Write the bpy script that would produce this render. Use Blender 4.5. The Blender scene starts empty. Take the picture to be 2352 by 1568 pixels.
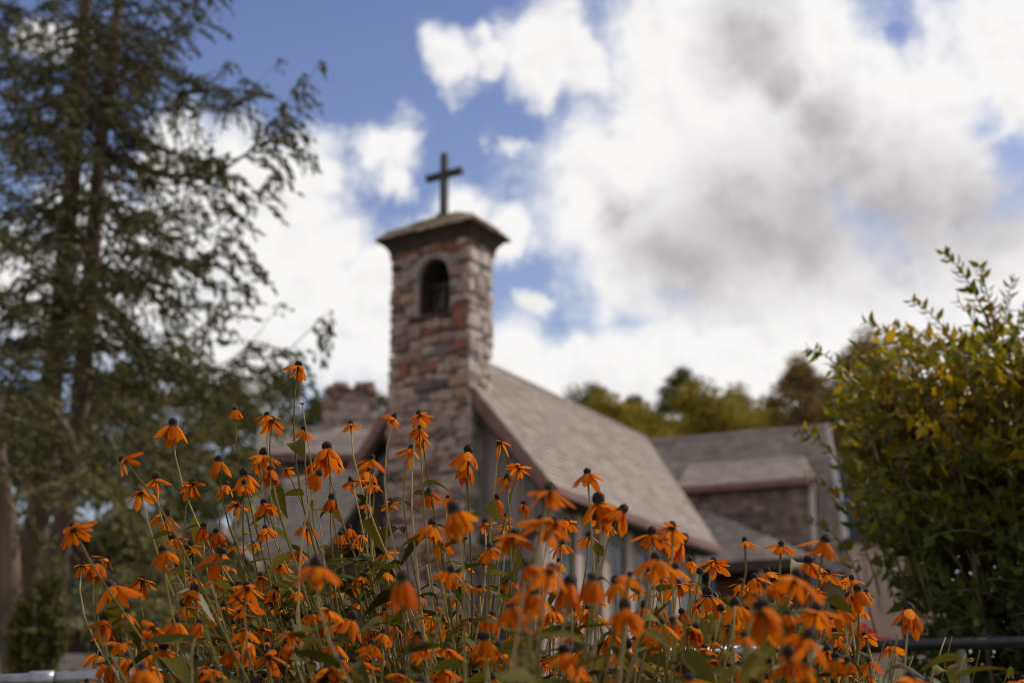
import bpy, bmesh, math, random
import numpy as np
from mathutils import Vector, Matrix, Quaternion
random.seed(7); rng = np.random.default_rng(11)
sc = bpy.context.scene
C = sc.collection
rad = math.radians

# ------------------------------------------------------------------ camera
FPX = 3500.0; PITCH = math.atan(1116/3500.0); CAMZ = 0.5
cd = bpy.data.cameras.new('camera'); cam = bpy.data.objects.new('camera', cd); C.objects.link(cam)
cam.location = (0, 0, CAMZ); cam.rotation_euler = (math.pi/2 + PITCH, 0, 0)
cd.sensor_width = 36; cd.lens = FPX/2352*36; cd.clip_end = 3000; cd.clip_start = .05
cd.dof.use_dof = True; cd.dof.focus_distance = 2.72; cd.dof.aperture_fstop = 4.1; cd.dof.aperture_blades = 9
sc.camera = cam
sc.cycles.filter_width = 1.0
sc.view_settings.view_transform = 'Standard'; sc.view_settings.look = 'None'
sc.view_settings.gamma = 1; sc.view_settings.exposure = .22; sc.view_settings.use_curve_mapping = False

Fw = Vector((0, math.cos(PITCH), math.sin(PITCH))); Up = Vector((0, -math.sin(PITCH), math.cos(PITCH))); Rt = Vector((1, 0, 0))
CAM = Vector((0, 0, CAMZ))
def ray(u, v): return Fw + Rt*((u-1176)/FPX) + Up*((784-v)/FPX)
def at(u, v, Y):
    r = ray(u, v); return CAM + r*(Y/r.y)

# ------------------------------------------------------------------ sun and sky
SUN_AZ, SUN_EL = rad(62), rad(44)
sd = bpy.data.lights.new('sun', 'SUN'); sd.energy = 3.4; sd.angle = rad(0.6); sd.color = (1, .93, .84)
sun = bpy.data.objects.new('sun', sd); C.objects.link(sun)
sdir = Vector((math.sin(SUN_AZ)*math.cos(SUN_EL), math.cos(SUN_AZ)*math.cos(SUN_EL), math.sin(SUN_EL)))
sun.rotation_euler = sdir.to_track_quat('Z', 'Y').to_euler()

world = bpy.data.worlds.new('World'); sc.world = world; world.use_nodes = True
wt = world.node_tree; wt.nodes.clear(); wl = wt.links
def wn(t, **k):
    n = wt.nodes.new(t)
    for a, b in k.items(): setattr(n, a, b)
    return n
def wmath(op, a, b=None, c=None, clamp=False):
    n = wn('ShaderNodeMath', operation=op, use_clamp=clamp)
    for i, x in enumerate((a, b, c)):
        if x is None: continue
        if isinstance(x, (int, float)): n.inputs[i].default_value = x
        else: wl.new(x, n.inputs[i])
    return n.outputs[0]
sky = wn('ShaderNodeTexSky', sky_type='NISHITA', sun_disc=False)
sky.sun_elevation = SUN_EL; sky.sun_rotation = SUN_AZ; sky.air_density = 1.6; sky.dust_density = 1.0; sky.ozone_density = 3.5
hs = wn('ShaderNodeHueSaturation'); hs.inputs['Saturation'].default_value = 1.05; hs.inputs['Value'].default_value = 1
wl.new(sky.outputs[0], hs.inputs['Color'])
tc = wn('ShaderNodeTexCoord')
nz = wn('ShaderNodeTexNoise'); nz.inputs['Scale'].default_value = 11; nz.inputs['Detail'].default_value = 7; nz.inputs['Roughness'].default_value = .62
wl.new(tc.outputs['Generated'], nz.inputs['Vector'])
vm = wn('ShaderNodeVectorMath', operation='MULTIPLY_ADD')
wl.new(nz.outputs['Color'], vm.inputs[0]); vm.inputs[1].default_value = (.085,)*3; 
off = wn('ShaderNodeVectorMath', operation='SUBTRACT'); wl.new(tc.outputs['Generated'], off.inputs[0]); off.inputs[1].default_value = (.0425,)*3
wl.new(off.outputs[0], vm.inputs[2])
WD = vm.outputs[0]
def blobs(L, gain=1.0, smooth=.12):
    acc = None
    for (u, v, r) in L:
        c = ray(u, v).normalized()
        d = wn('ShaderNodeVectorMath', operation='DISTANCE'); wl.new(WD, d.inputs[0]); d.inputs[1].default_value = c
        x = wmath('MULTIPLY_ADD', d.outputs['Value'], -FPX/r*gain, gain)
        if acc is None: acc = x
        else: acc = wmath('SMOOTH_MAX', acc, x, smooth)
    return acc
CL = [(560,370,110),(720,390,95),(650,520,170),(470,560,190),(760,560,110),(700,700,230),(860,720,190),(330,640,200),(180,480,110),(120,110,60),(30,640,150),
      (885,345,88),(905,415,60),(1030,130,72),(1110,85,48),(1250,110,125),(1340,170,85),(1225,215,65),(1165,330,42),
      (1060,500,95),(1180,545,70),(960,540,75),(1235,700,55),(1190,850,130),(1330,870,130),(600,430,130),(560,800,200),(420,380,120),(1450,950,150),(1000,900,150),
      (1640,120,235),(1800,260,330),(1390,440,230),(1560,300,260),(1520,130,120),(1800,100,260),(1650,400,300),(1700,640,220),(1480,880,170),(1560,800,110),(1480,560,200),(1760,600,300),(2100,330,310),(2330,60,210),(1700,830,190),(1980,800,330),(2300,640,220),(2350,900,300),(2330,200,90)]
mask_in = blobs(CL, 1.0)
# blue gaps
BG = [(2075,45,45),(2255,270,70),(2330,350,80),(1230,640,60)]
gap = blobs(BG, 1.0)
# elsewhere in the sky: broken cumulus from noise
n2 = wn('ShaderNodeTexNoise'); n2.inputs['Scale'].default_value = 3.2; n2.inputs['Detail'].default_value = 5; wl.new(tc.outputs['Generated'], n2.inputs['Vector'])
n3 = wn('ShaderNodeTexNoise'); n3.inputs['Scale'].default_value = 26; n3.inputs['Detail'].default_value = 5; n3.inputs['Roughness'].default_value = .6; wl.new(tc.outputs['Generated'], n3.inputs['Vector'])
gapc = wmath('MULTIPLY', wmath('MAXIMUM', gap, 0.0), wmath('MULTIPLY_ADD', n3.outputs['Fac'], 1.6, -.2))
other = wmath('MULTIPLY_ADD', n2.outputs['Fac'], 3.2, -1.45)
df = wn('ShaderNodeVectorMath', operation='DOT_PRODUCT'); wl.new(tc.outputs['Generated'], df.inputs[0]); df.inputs[1].default_value = Fw
inside = wn('ShaderNodeMapRange'); wl.new(df.outputs['Value'], inside.inputs[0]); inside.inputs[1].default_value = .885; inside.inputs[2].default_value = .925
m1 = wmath('SUBTRACT', mask_in, gapc)
mx = wn('ShaderNodeMix', data_type='FLOAT'); wl.new(inside.outputs[0], mx.inputs['Factor']); wl.new(other, mx.inputs['A']); wl.new(m1, mx.inputs['B'])
m2 = wmath('ADD', mx.outputs['Result'], wmath('MULTIPLY_ADD', n3.outputs['Fac'], 1.15, -.53))
mr = wn('ShaderNodeMapRange', interpolation_type='SMOOTHSTEP'); wl.new(m2, mr.inputs[0]); mr.inputs[1].default_value = -.22; mr.inputs[2].default_value = .52
MASK = wmath('MULTIPLY', mr.outputs[0], .97)
# grey bases of the large cloud
DK = [(1700,90,120),(1780,180,70),(1880,270,100),(1960,370,120),(1850,470,210),(1680,530,190),(1560,600,130),(1440,490,70),(2080,480,180),(2270,490,150),(1900,560,120)]
dk = blobs(DK, 1.0, .5)
dks = wn('ShaderNodeMapRange', interpolation_type='SMOOTHSTEP'); wl.new(wmath('ADD', dk, wmath('MULTIPLY_ADD', n3.outputs['Fac'], .1, -.05)), dks.inputs[0]); dks.inputs[1].default_value = -.45; dks.inputs[2].default_value = 1.0
n4 = wn('ShaderNodeTexNoise'); n4.inputs['Scale'].default_value = 26; n4.inputs['Detail'].default_value = 3; n4.inputs['Roughness'].default_value = .55
shv = wn('ShaderNodeVectorMath', operation='ADD'); wl.new(tc.outputs['Generated'], shv.inputs[0]); shv.inputs[1].default_value = Rt*.006+Up*.010; wl.new(shv.outputs[0], n4.inputs['Vector'])
dgen = wn('ShaderNodeMapRange'); wl.new(wmath('SUBTRACT', n4.outputs['Fac'], n3.outputs['Fac']), dgen.inputs[0]); dgen.inputs[1].default_value = -.03; dgen.inputs[2].default_value = .16; dgen.inputs[4].default_value = .17
dtot = wmath('ADD', wmath('MULTIPLY', dks.outputs[0], .92), dgen.outputs[0], clamp=True)
cr = wn('ShaderNodeMix', data_type='RGBA'); wl.new(dtot, cr.inputs['Factor']); cr.inputs['A'].default_value = (.84, .825, .81, 1); cr.inputs['B'].default_value = (.42, .395, .405, 1)
tint = wn('ShaderNodeMix', data_type='RGBA', blend_type='MULTIPLY'); tint.inputs['Factor'].default_value = 1; wl.new(hs.outputs[0], tint.inputs['A']); 
szx = wn('ShaderNodeSeparateXYZ'); wl.new(tc.outputs['Generated'], szx.inputs[0]); gr = wn('ShaderNodeMapRange'); wl.new(szx.outputs['Z'], gr.inputs[0]); gr.inputs[1].default_value = .22; gr.inputs[2].default_value = .52
gm = wn('ShaderNodeMix', data_type='RGBA'); wl.new(gr.outputs[0], gm.inputs['Factor']); gm.inputs['A'].default_value = (1.02, .86, .90, 1); gm.inputs['B'].default_value = (.62, .56, .72, 1); wl.new(gm.outputs['Result'], tint.inputs['B'])
b1 = wn('ShaderNodeBackground'); wl.new(tint.outputs['Result'], b1.inputs[0]); b1.inputs[1].default_value = .11
b2 = wn('ShaderNodeBackground'); wl.new(cr.outputs['Result'], b2.inputs[0]); b2.inputs[1].default_value = 1.0
mixs = wn('ShaderNodeMixShader'); wl.new(MASK, mixs.inputs[0]); wl.new(b1.outputs[0], mixs.inputs[1]); wl.new(b2.outputs[0], mixs.inputs[2])
wo = wn('ShaderNodeOutputWorld'); wl.new(mixs.outputs[0], wo.inputs[0])

# ------------------------------------------------------------------ helpers
def tag(o, label=None, cat=None, group=None, kind=None):
    if label: o['label'] = label
    if cat: o['category'] = cat
    if group: o['group'] = group
    if kind: o['kind'] = kind
    return o
def link(name, data, parent=None, loc=None):
    o = bpy.data.objects.new(name, data); C.objects.link(o)
    if parent is not None: o.parent = parent
    if loc is not None: o.location = loc
    return o
def mesh(name, vs, fs, mats, smooth=False, attr=None):
    me = bpy.data.meshes.new(name)
    me.from_pydata([tuple(v) for v in vs], [], fs)
    for m in (mats if isinstance(mats, (list, tuple)) else [mats]): me.materials.append(m)
    if smooth: me.polygons.foreach_set('use_smooth', [True]*len(me.polygons))
    if attr is not None:
        a = me.attributes.new('tone', 'FLOAT', 'FACE'); a.data.foreach_set('value', attr)
    me.update(); return me
def quadmesh(name, V, mat, tone, k=4):
    """V: (n*k,3) array, n faces of k vertices"""
    n = len(V)//k; me = bpy.data.meshes.new(name)
    me.vertices.add(n*k); me.vertices.foreach_set('co', V.astype(np.float32).ravel())
    me.loops.add(n*k); me.loops.foreach_set('vertex_index', np.arange(n*k, dtype=np.int32))
    me.polygons.add(n); me.polygons.foreach_set('loop_start', np.arange(0, n*k, k, dtype=np.int32))
    me.materials.append(mat)
    a = me.attributes.new('tone', 'FLOAT', 'FACE'); a.data.foreach_set('value', np.asarray(tone, dtype=np.float32))
    me.update(calc_edges=True); return me
class MB:
    def __init__(s): s.v = []; s.f = []
    def poly(s, pts):
        n = len(s.v); s.v += [Vector(p) for p in pts]; s.f.append(tuple(range(n, n+len(pts))))
    def box(s, lo, hi, M=None):
        n = len(s.v)
        for z in (lo[2], hi[2]):
            for x, y in ((lo[0], lo[1]), (hi[0], lo[1]), (hi[0], hi[1]), (lo[0], hi[1])):
                p = Vector((x, y, z)); s.v.append(M @ p if M else p)
        s.f += [tuple(n+i for i in q) for q in ((3,2,1,0),(4,5,6,7),(0,1,5,4),(1,2,6,5),(2,3,7,6),(3,0,4,7))]
    def slab(s, q, th):
        """quad/tri q thickened along its own normal"""
        q = [Vector(p) for p in q]; nrm = (q[1]-q[0]).cross(q[-1]-q[0]).normalized()*th
        if nrm.z < 0: nrm = -nrm
        n = len(s.v); k = len(q); s.v += q + [p-nrm for p in q]
        s.f.append(tuple(range(n, n+k))); s.f.append(tuple(range(n+2*k-1, n+k-1, -1)))
        for i in range(k):
            j = (i+1) % k; s.f.append((n+j, n+i, n+k+i, n+k+j))
    def prism(s, pts, d):
        """polygon pts extruded by vector d"""
        k = len(pts); n = len(s.v); pts = [Vector(p) for p in pts]; s.v += pts + [p+d for p in pts]
        s.f.append(tuple(range(n, n+k))[::-1]); s.f.append(tuple(range(n+k, n+2*k)))
        for i in range(k):
            j = (i+1) % k; s.f.append((n+i, n+j, n+k+j, n+k+i))
    def tube(s, pts, rs, seg=6, cap=True):
        pts = [Vector(p) for p in pts]; n0 = len(s.v); T = None
        for i, p in enumerate(pts):
            t = (pts[min(i+1, len(pts)-1)] - pts[max(i-1, 0)]).normalized()
            if T is None:
                x = t.orthogonal().normalized()
            else: x = (x - t*x.dot(t)).normalized()
            T = t; y = t.cross(x)
            for k in range(seg):
                a = 2*math.pi*k/seg; s.v.append(p + (x*math.cos(a) + y*math.sin(a))*rs[i])
        for i in range(len(pts)-1):
            for k in range(seg):
                k2 = (k+1) % seg
                s.f.append((n0+i*seg+k, n0+i*seg+k2, n0+(i+1)*seg+k2, n0+(i+1)*seg+k))
        if cap:
            s.f.append(tuple(n0+k for k in range(seg))[::-1]); e = n0+(len(pts)-1)*seg; s.f.append(tuple(e+k for k in range(seg)))
    def lathe(s, prof, seg=12, M=None):
        n0 = len(s.v)
        for r, z in prof:
            for k in range(seg):
                a = 2*math.pi*k/seg; p = Vector((r*math.cos(a), r*math.sin(a), z)); s.v.append(M @ p if M else p)
        for i in range(len(prof)-1):
            for k in range(seg):
                k2 = (k+1) % seg; s.f.append((n0+i*seg+k, n0+i*seg+k2, n0+(i+1)*seg+k2, n0+(i+1)*seg+k))
    def me(s, name, mat, smooth=False): return mesh(name, s.v, s.f, mat, smooth)
    def obj(s, name, mat, parent=None, smooth=False, loc=None): return link(name, s.me(name, mat, smooth), parent, loc)

# ------------------------------------------------------------------ materials
def ramp(nt, stops, const=False):
    r = nt.nodes.new('ShaderNodeValToRGB'); e = r.color_ramp.elements
    if const: r.color_ramp.interpolation = 'CONSTANT'
    while len(e) < len(stops): e.new(.5)
    for i, (p, c) in enumerate(stops): e[i].position = p; e[i].color = (*c, 1)
    return r
def mat(name, stops, src='noise', scale=5, rough=.8, bump=0, bscale=None, detail=5, stretch=None, spec=.3, var=.0, transl=None, under=None, metal=0, const=False, streak=None):
    """src: noise | random (per object) | tone (per-face attribute)"""
    m = bpy.data.materials.new(name); m.use_nodes = True; nt = m.node_tree; L = nt.links; B = nt.nodes['Principled BSDF']
    B.inputs['Roughness'].default_value = rough; B.inputs['Specular IOR Level'].default_value = spec; B.inputs['Metallic'].default_value = metal
    t = nt.nodes.new('ShaderNodeTexCoord'); vec = t.outputs['Object']
    if stretch:
        mp = nt.nodes.new('ShaderNodeMapping'); mp.inputs['Scale'].default_value = stretch; L.new(vec, mp.inputs[0]); vec = mp.outputs[0]
    n = nt.nodes.new('ShaderNodeTexNoise'); n.inputs['Scale'].default_value = scale; n.inputs['Detail'].default_value = detail; L.new(vec, n.inputs['Vector'])
    if src == 'noise': f = n.outputs['Fac']; st = [(.3+.4*p, c) for p, c in stops]
    elif src == 'random': f = nt.nodes.new('ShaderNodeObjectInfo').outputs['Random']; st = stops
    else:
        a = nt.nodes.new('ShaderNodeAttribute'); a.attribute_name = 'tone'; f = a.outputs['Fac']; st = stops
    r = ramp(nt, st, const); L.new(f, r.inputs[0]); col = r.outputs[0]
    if var:
        mrn = nt.nodes.new('ShaderNodeMapRange'); L.new(n.outputs['Fac'], mrn.inputs[0]); mrn.inputs[1].default_value = .25; mrn.inputs[2].default_value = .75
        mrn.inputs[3].default_value = 1-var; mrn.inputs[4].default_value = 1+var
        h = nt.nodes.new('ShaderNodeHueSaturation'); L.new(mrn.outputs[0], h.inputs['Value']); L.new(col, h.inputs['Color']); col = h.outputs[0]
    if under:
        g = nt.nodes.new('ShaderNodeNewGeometry'); mx = nt.nodes.new('ShaderNodeMix'); mx.data_type = 'RGBA'
        L.new(g.outputs['Backfacing'], mx.inputs['Factor']); L.new(col, mx.inputs['A']); mx.inputs['B'].default_value = (*under, 1); col = mx.outputs['Result']
    L.new(col, B.inputs['Base Color'])
    if bump:
        bn = nt.nodes.new('ShaderNodeTexNoise'); bn.inputs['Scale'].default_value = bscale or scale*4; bn.inputs['Detail'].default_value = 6; L.new(vec, bn.inputs['Vector'])
        bp = nt.nodes.new('ShaderNodeBump'); bp.inputs['Strength'].default_value = bump; bp.inputs['Distance'].default_value = .02; L.new(bn.outputs['Fac'], bp.inputs['Height']); L.new(bp.outputs[0], B.inputs['Normal'])
    if transl:
        tr = nt.nodes.new('ShaderNodeBsdfTranslucent'); ms = nt.nodes.new('ShaderNodeMixShader'); ms.inputs[0].default_value = transl
        L.new(col, tr.inputs[0]); L.new(B.outputs[0], ms.inputs[1]); L.new(tr.outputs[0], ms.inputs[2])
        L.new(ms.outputs[0], nt.nodes['Material Output'].inputs[0])
    return m
M = {}
FS = [(0,(.29,.175,.14)),(.16,(.37,.25,.21)),(.34,(.10,.08,.08)),(.40,(.44,.31,.265)),(.56,(.27,.10,.07)),(.62,(.38,.28,.245)),(.76,(.16,.12,.115)),(.84,(.38,.225,.15)),(.90,(.32,.225,.205))]
M['stone_joined'] = mat('fieldstone_joined', FS, 'tone', const=True, scale=9, var=.35, rough=.9, bump=.6, bscale=18)
M['stone'] = mat('fieldstone', FS, 'random', const=True, scale=9, var=.35, rough=.9, bump=.6, bscale=18)
M['pale_stone'] = mat('pale_fieldstone', [(0,(.42,.34,.30)),(.3,(.50,.42,.37)),(.6,(.33,.25,.22)),(.85,(.2,.16,.15))], 'random', const=True, scale=9, var=.3, rough=.9, bump=.6, bscale=18)
M['mortar'] = mat('mortar', [(0,(.27,.21,.185)),(1,(.40,.32,.285))], scale=6, rough=.95, bump=.4)
M['roof'] = mat('weathered_shingle', [(0,(.205,.168,.142)),(.5,(.26,.215,.183)),(1,(.315,.262,.226))], 'tone', scale=1.0, var=.13, rough=.9, bump=.3, bscale=30)
M['wallshingle'] = mat('dark_wall_shingle', [(0,(.085,.062,.052)),(.5,(.155,.112,.095)),(1,(.24,.175,.15))], 'tone', scale=2.2, var=.3, rough=.9)
M['capshingle'] = mat('cap_shingle', [(0,(.28,.21,.14)),(1,(.46,.36,.25))], 'tone', scale=4, var=.3, rough=.9)
M['trim'] = mat('red_brown_trim', [(0,(.15,.07,.06)),(1,(.22,.11,.095))], scale=3, rough=.6)
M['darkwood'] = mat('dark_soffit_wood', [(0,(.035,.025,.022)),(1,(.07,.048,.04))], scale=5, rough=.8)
M['copper'] = mat('rusty_cornice', [(0,(.13,.055,.038)),(1,(.26,.11,.07))], scale=4, rough=.8)
M['board'] = mat('weathered_board', [(0,(.12,.095,.09)),(.5,(.20,.16,.15)),(1,(.28,.225,.21))], 'random', scale=4, var=.3, stretch=(1,1,.12), rough=.85)
M['batten'] = mat('weathered_batten', [(0,(.20,.16,.15)),(1,(.30,.24,.22))], scale=4, stretch=(1,1,.12), rough=.85)
M['post'] = mat('pinkish_post', [(0,(.30,.22,.19)),(1,(.46,.36,.32))], scale=3, stretch=(1,1,.3), rough=.85, bump=.2)
M['glass'] = mat('window_glass', [(0,(.02,.028,.036)),(1,(.05,.062,.075))], scale=1.2, rough=.2, spec=.25)
M['blue'] = mat('blue_paint', [(0,(.05,.075,.11)),(1,(.085,.12,.165))], scale=3, rough=.6)
M['white'] = mat('pale_board', [(0,(.34,.31,.29)),(1,(.48,.44,.42))], scale=3, rough=.6)
M['pink'] = mat('pink_render', [(0,(.30,.20,.16)),(.5,(.40,.28,.23)),(1,(.46,.33,.28))], scale=1.5, rough=.9, stretch=(1,1,.4))
M['iron'] = mat('black_iron', [(0,(.012,.011,.013)),(1,(.03,.026,.028))], scale=6, rough=.5, spec=.4)
M['bell'] = mat('dark_bronze', [(0,(.03,.025,.02)),(1,(.07,.055,.04))], scale=6, rough=.45, metal=.6)
M['pipe'] = mat('galvanised_pipe', [(0,(.20,.20,.22)),(1,(.34,.34,.36))], scale=14, rough=.38, metal=.75, bump=.15)
M['darkpipe'] = mat('dark_painted_pipe', [(0,(.008,.008,.011)),(1,(.022,.022,.028))], scale=12, rough=.3, spec=.3)
M['bark'] = mat('spruce_bark', [(0,(.06,.04,.03)),(1,(.17,.115,.085))], scale=7, stretch=(1,1,.3), rough=.95, bump=.8)
M['greybark'] = mat('grey_bark', [(0,(.09,.075,.06)),(1,(.19,.165,.135))], scale=6, stretch=(1,1,.3), rough=.95, bump=.6)
M['barelimb'] = mat('bare_limb', [(0,(.14,.12,.08)),(1,(.24,.21,.14))], scale=6, rough=.95)
M['needle'] = mat('spruce_needles', [(0,(.055,.052,.026)),(.6,(.115,.105,.046)),(1,(.20,.17,.075))], 'tone', rough=.8, spec=.05, transl=.15)
M['moss'] = mat('mossy_needles', [(0,(.07,.068,.028)),(.6,(.17,.155,.055)),(1,(.34,.28,.11))], 'tone', rough=.8, spec=.05, transl=.2)
M['leafdark'] = mat('leaves_dark_green', [(0,(.055,.058,.016)),(.6,(.12,.11,.03)),(1,(.22,.18,.05))], 'tone', rough=.7, spec=.1, transl=.3)
M['leafolive'] = mat('leaves_olive', [(0,(.13,.11,.018)),(.6,(.25,.20,.024)),(1,(.40,.28,.03))], 'tone', rough=.7, spec=.1, transl=.35)
M['leafrust'] = mat('leaves_rust', [(0,(.14,.10,.035)),(.6,(.25,.175,.055)),(1,(.36,.24,.07))], 'tone', rough=.7, spec=.1, transl=.3)
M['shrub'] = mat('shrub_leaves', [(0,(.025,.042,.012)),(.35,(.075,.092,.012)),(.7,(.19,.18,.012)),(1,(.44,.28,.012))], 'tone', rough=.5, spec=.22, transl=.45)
M['shrubleaf'] = mat('shrub_shoot_leaf', [(0,(.07,.085,.010)),(.5,(.18,.165,.010)),(1,(.36,.20,.012))], 'random', rough=.5, spec=.2, transl=.45, var=.2, scale=20)
M['twig'] = mat('shrub_twig', [(0,(.10,.065,.045)),(1,(.2,.14,.095))], scale=20, rough=.8)
M['petal'] = mat('orange_petal', [(0,(.46,.085,.003)),(.5,(.58,.130,.004)),(1,(.74,.205,.007))], 'random', rough=.7, spec=.03, transl=.42, var=.18, scale=90)
M['petal_dry'] = mat('dark_orange_petal', [(0,(.42,.075,.003)),(1,(.58,.12,.004))], 'random', rough=.7, spec=.03, transl=.35, var=.25, scale=120)
M['cone'] = mat('dark_cone', [(0,(.010,.005,.005)),(1,(.035,.016,.014))], scale=400, rough=.75, spec=.25)
M['stem'] = mat('flower_stem', [(0,(.10,.085,.02)),(.5,(.21,.17,.05)),(1,(.42,.32,.15))], 'random', rough=.7, spec=.08, transl=.15, var=.2, scale=30)
M['calyx'] = mat('green_calyx', [(0,(.05,.06,.015)),(1,(.10,.11,.03))], scale=60, rough=.7)
M['leaf'] = mat('coneflower_leaf', [(0,(.042,.038,.005)),(.5,(.082,.072,.008)),(1,(.15,.12,.015))], 'random', rough=.65, spec=.08, transl=.35, var=.25, scale=60)
M['grass'] = mat('grass_ground', [(0,(.03,.035,.012)),(.5,(.06,.07,.02)),(1,(.10,.095,.035))], scale=2, rough=.95, bump=.5)
M['red'] = mat('red_petal', [(0,(.35,.008,.02)),(1,(.55,.012,.03))], 'tone', rough=.5, transl=.3)
M['path'] = mat('stone_terrace', [(0,(.18,.14,.12)),(1,(.30,.24,.2))], scale=2, rough=.95)

# ------------------------------------------------------------------ ground
GP = [(-60,0),(6,0),(26,2.9),(45,3.4),(75,6),(160,9),(900,11)]
def gz(y): return float(np.interp(y, [p[0] for p in GP], [p[1] for p in GP]))
ys = [-60,-10,0,6,10,14,18,22,26,30,36,45,60,75,110,160,300,900]; xs = [-600,-200,-60,-20,-8,0,8,20,60,200,600]
gv = [(x, y, gz(y)+(0.05*math.sin(x*1.3+y) if 6 < y < 100 and abs(x) < 60 else 0)) for y in ys for x in xs]
gf = [(j*len(xs)+i, j*len(xs)+i+1, (j+1)*len(xs)+i+1, (j+1)*len(xs)+i) for j in range(len(ys)-1) for i in range(len(xs)-1)]
tag(link('ground', mesh('ground', gv, gf, M['grass'], True)), kind='structure')

# ------------------------------------------------------------------ stone pieces
def rand_stone(seed, ma):
    r = random.Random(seed); bm = bmesh.new(); bmesh.ops.create_cube(bm, size=1)
    bmesh.ops.bevel(bm, geom=bm.edges[:], offset=.16, segments=1, affect='EDGES')
    for v in bm.verts:
        v.co += Vector((r.uniform(-.09,.09), r.uniform(-.06,.06), r.uniform(-.11,.11)))
    me = bpy.data.meshes.new('stone'); bm.to_mesh(me); bm.free(); me.materials.append(ma); return me
STONES = [rand_stone(i, M['stone']) for i in range(8)]; PSTONES = [rand_stone(20+i, M['pale_stone']) for i in range(6)]
def stone_rows(parent, org, dirh, nrm, w, z0, z1, meshes, hole=None, hmin=.16, hmax=.34, lmin=.16, lmax=.55, limit=None, r=random.Random(3), corner=0.0, prot=.035):
    """lay irregular courses of separate stones on a wall face; returns specs"""
    out = []; z = z1
    while z > z0+.05:
        h = r.uniform(hmin, hmax); x = -corner
        while x < w+corner-.08:
            l = min(r.uniform(lmin, lmax), w+corner-x)
            if w+corner-(x+l) < .12: l = w+corner-x
            zc = z-h/2 + r.uniform(-.05, .05); xc = x+l/2
            if not (hole and hole(xc, zc, l/2, h/2)):
                out.append((xc, zc, l, h))
            x += l
        z -= h
    objs = []
    ang = math.atan2(dirh.y, dirh.x)
    for i, (xc, zc, l, h) in enumerate(out):
        p = org + dirh*xc + nrm*(prot*r.uniform(-.4, 1)) + Vector((0, 0, zc))
        objs.append((p, (l*r.uniform(.86, 1.0), .11, h*r.uniform(.78, 1.12)), ang, r.uniform(-.16, .16), r.choice(meshes)))
    return objs
def place_stones(specs, parent, limit=300):
    for (p, s, ang, tilt, me) in specs[:limit]:
        o = link('stone', me, parent); o.matrix_local = Matrix.Translation(p) @ Matrix.Rotation(ang, 4, 'Z') @ Matrix.Rotation(tilt, 4, 'Y') @ Matrix.Diagonal((*s, 1))
    rest = specs[limit:]
    if rest:
        vs, fs, tn = [], [], []; r_ = random.Random(2)
        for (p, s, ang, tilt, me) in rest:
            T = Matrix.Translation(p) @ Matrix.Rotation(ang, 4, 'Z') @ Matrix.Rotation(tilt, 4, 'Y') @ Matrix.Diagonal((*s, 1))
            n = len(vs); vs += [T @ v.co for v in me.vertices]; fs += [tuple(n+i for i in q.vertices) for q in me.polygons]; tn += [r_.random()]*len(me.polygons)
        o = link('lower_stones', mesh('lower_stones', vs, fs, M['stone_joined'], attr=tn), parent); tag(o, kind='stuff')

# shingles on a sloped face given by origin, along vector, up-slope vector; clip polygon in (s,t)
def shingles(name, org, al, up, poly, mate, parent, sw=.2, sh=.18, r=random.Random(5), th=.012, rag=.02, kind='stuff'):
    al = Vector(al).normalized(); up = Vector(up).normalized(); nr = al.cross(up).normalized()
    if nr.z < -1e-6 or (abs(nr.z) < 1e-6 and nr.y > 0): nr = -nr
    vs, fs, tone = [], [], []
    ss = [p[0] for p in poly]; ts = [p[1] for p in poly]
    def span(t):
        xsx = []
        for i in range(len(poly)):
            (a, b), (c, d) = poly[i], poly[(i+1) % len(poly)]
            if (b <= t < d) or (d <= t < b): xsx.append(a+(c-a)*(t-b)/(d-b))
        return (min(xsx), max(xsx)) if len(xsx) > 1 else None
    t = min(ts)
    while t < max(ts):
        q = span(min(t+sh*.5, max(ts)-1e-3))
        if q:
            x = q[0]
            while x < q[1]-.01:
                w = min(sw*r.uniform(.6, 1.35), q[1]-x)
                n = len(vs); dt = r.uniform(-rag, rag); l = r.uniform(.6, 1.5)*th
                p = org + al*x + up*(t+dt); e = al*(w*.97); g = up*(sh*1.12-dt)
                vs += [p+nr*(th+l), p+e+nr*(th+l), p+e+g+nr*.003, p+g+nr*.003, p, p+e]
                fs += [(n, n+1, n+2, n+3), (n+4, n+5, n+1, n), (n+4, n, n+3), (n+1, n+5, n+2)]
                tv = min(1, max(0, r.gauss(.5, .28))); tone += [tv]*4
                x += w
        t += sh
    o = link(name, mesh(name, vs, fs, mate, attr=tone), parent)
    if kind: tag(o, kind=kind)
    return o

# ------------------------------------------------------------------ chapel frame: a = along the front (to the left), b = along the nave
AZ = math.atan(2215/3500/1.0497)
vb = Vector((math.sin(AZ), math.cos(AZ), 0)); va = Vector((-math.cos(AZ), math.sin(AZ), 0))
C0 = at(1073, 700, 30); C0.z = 0
def ch(a, b, z): return C0 + va*a + vb*b + Vector((0, 0, z))
GC = 2.85
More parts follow.
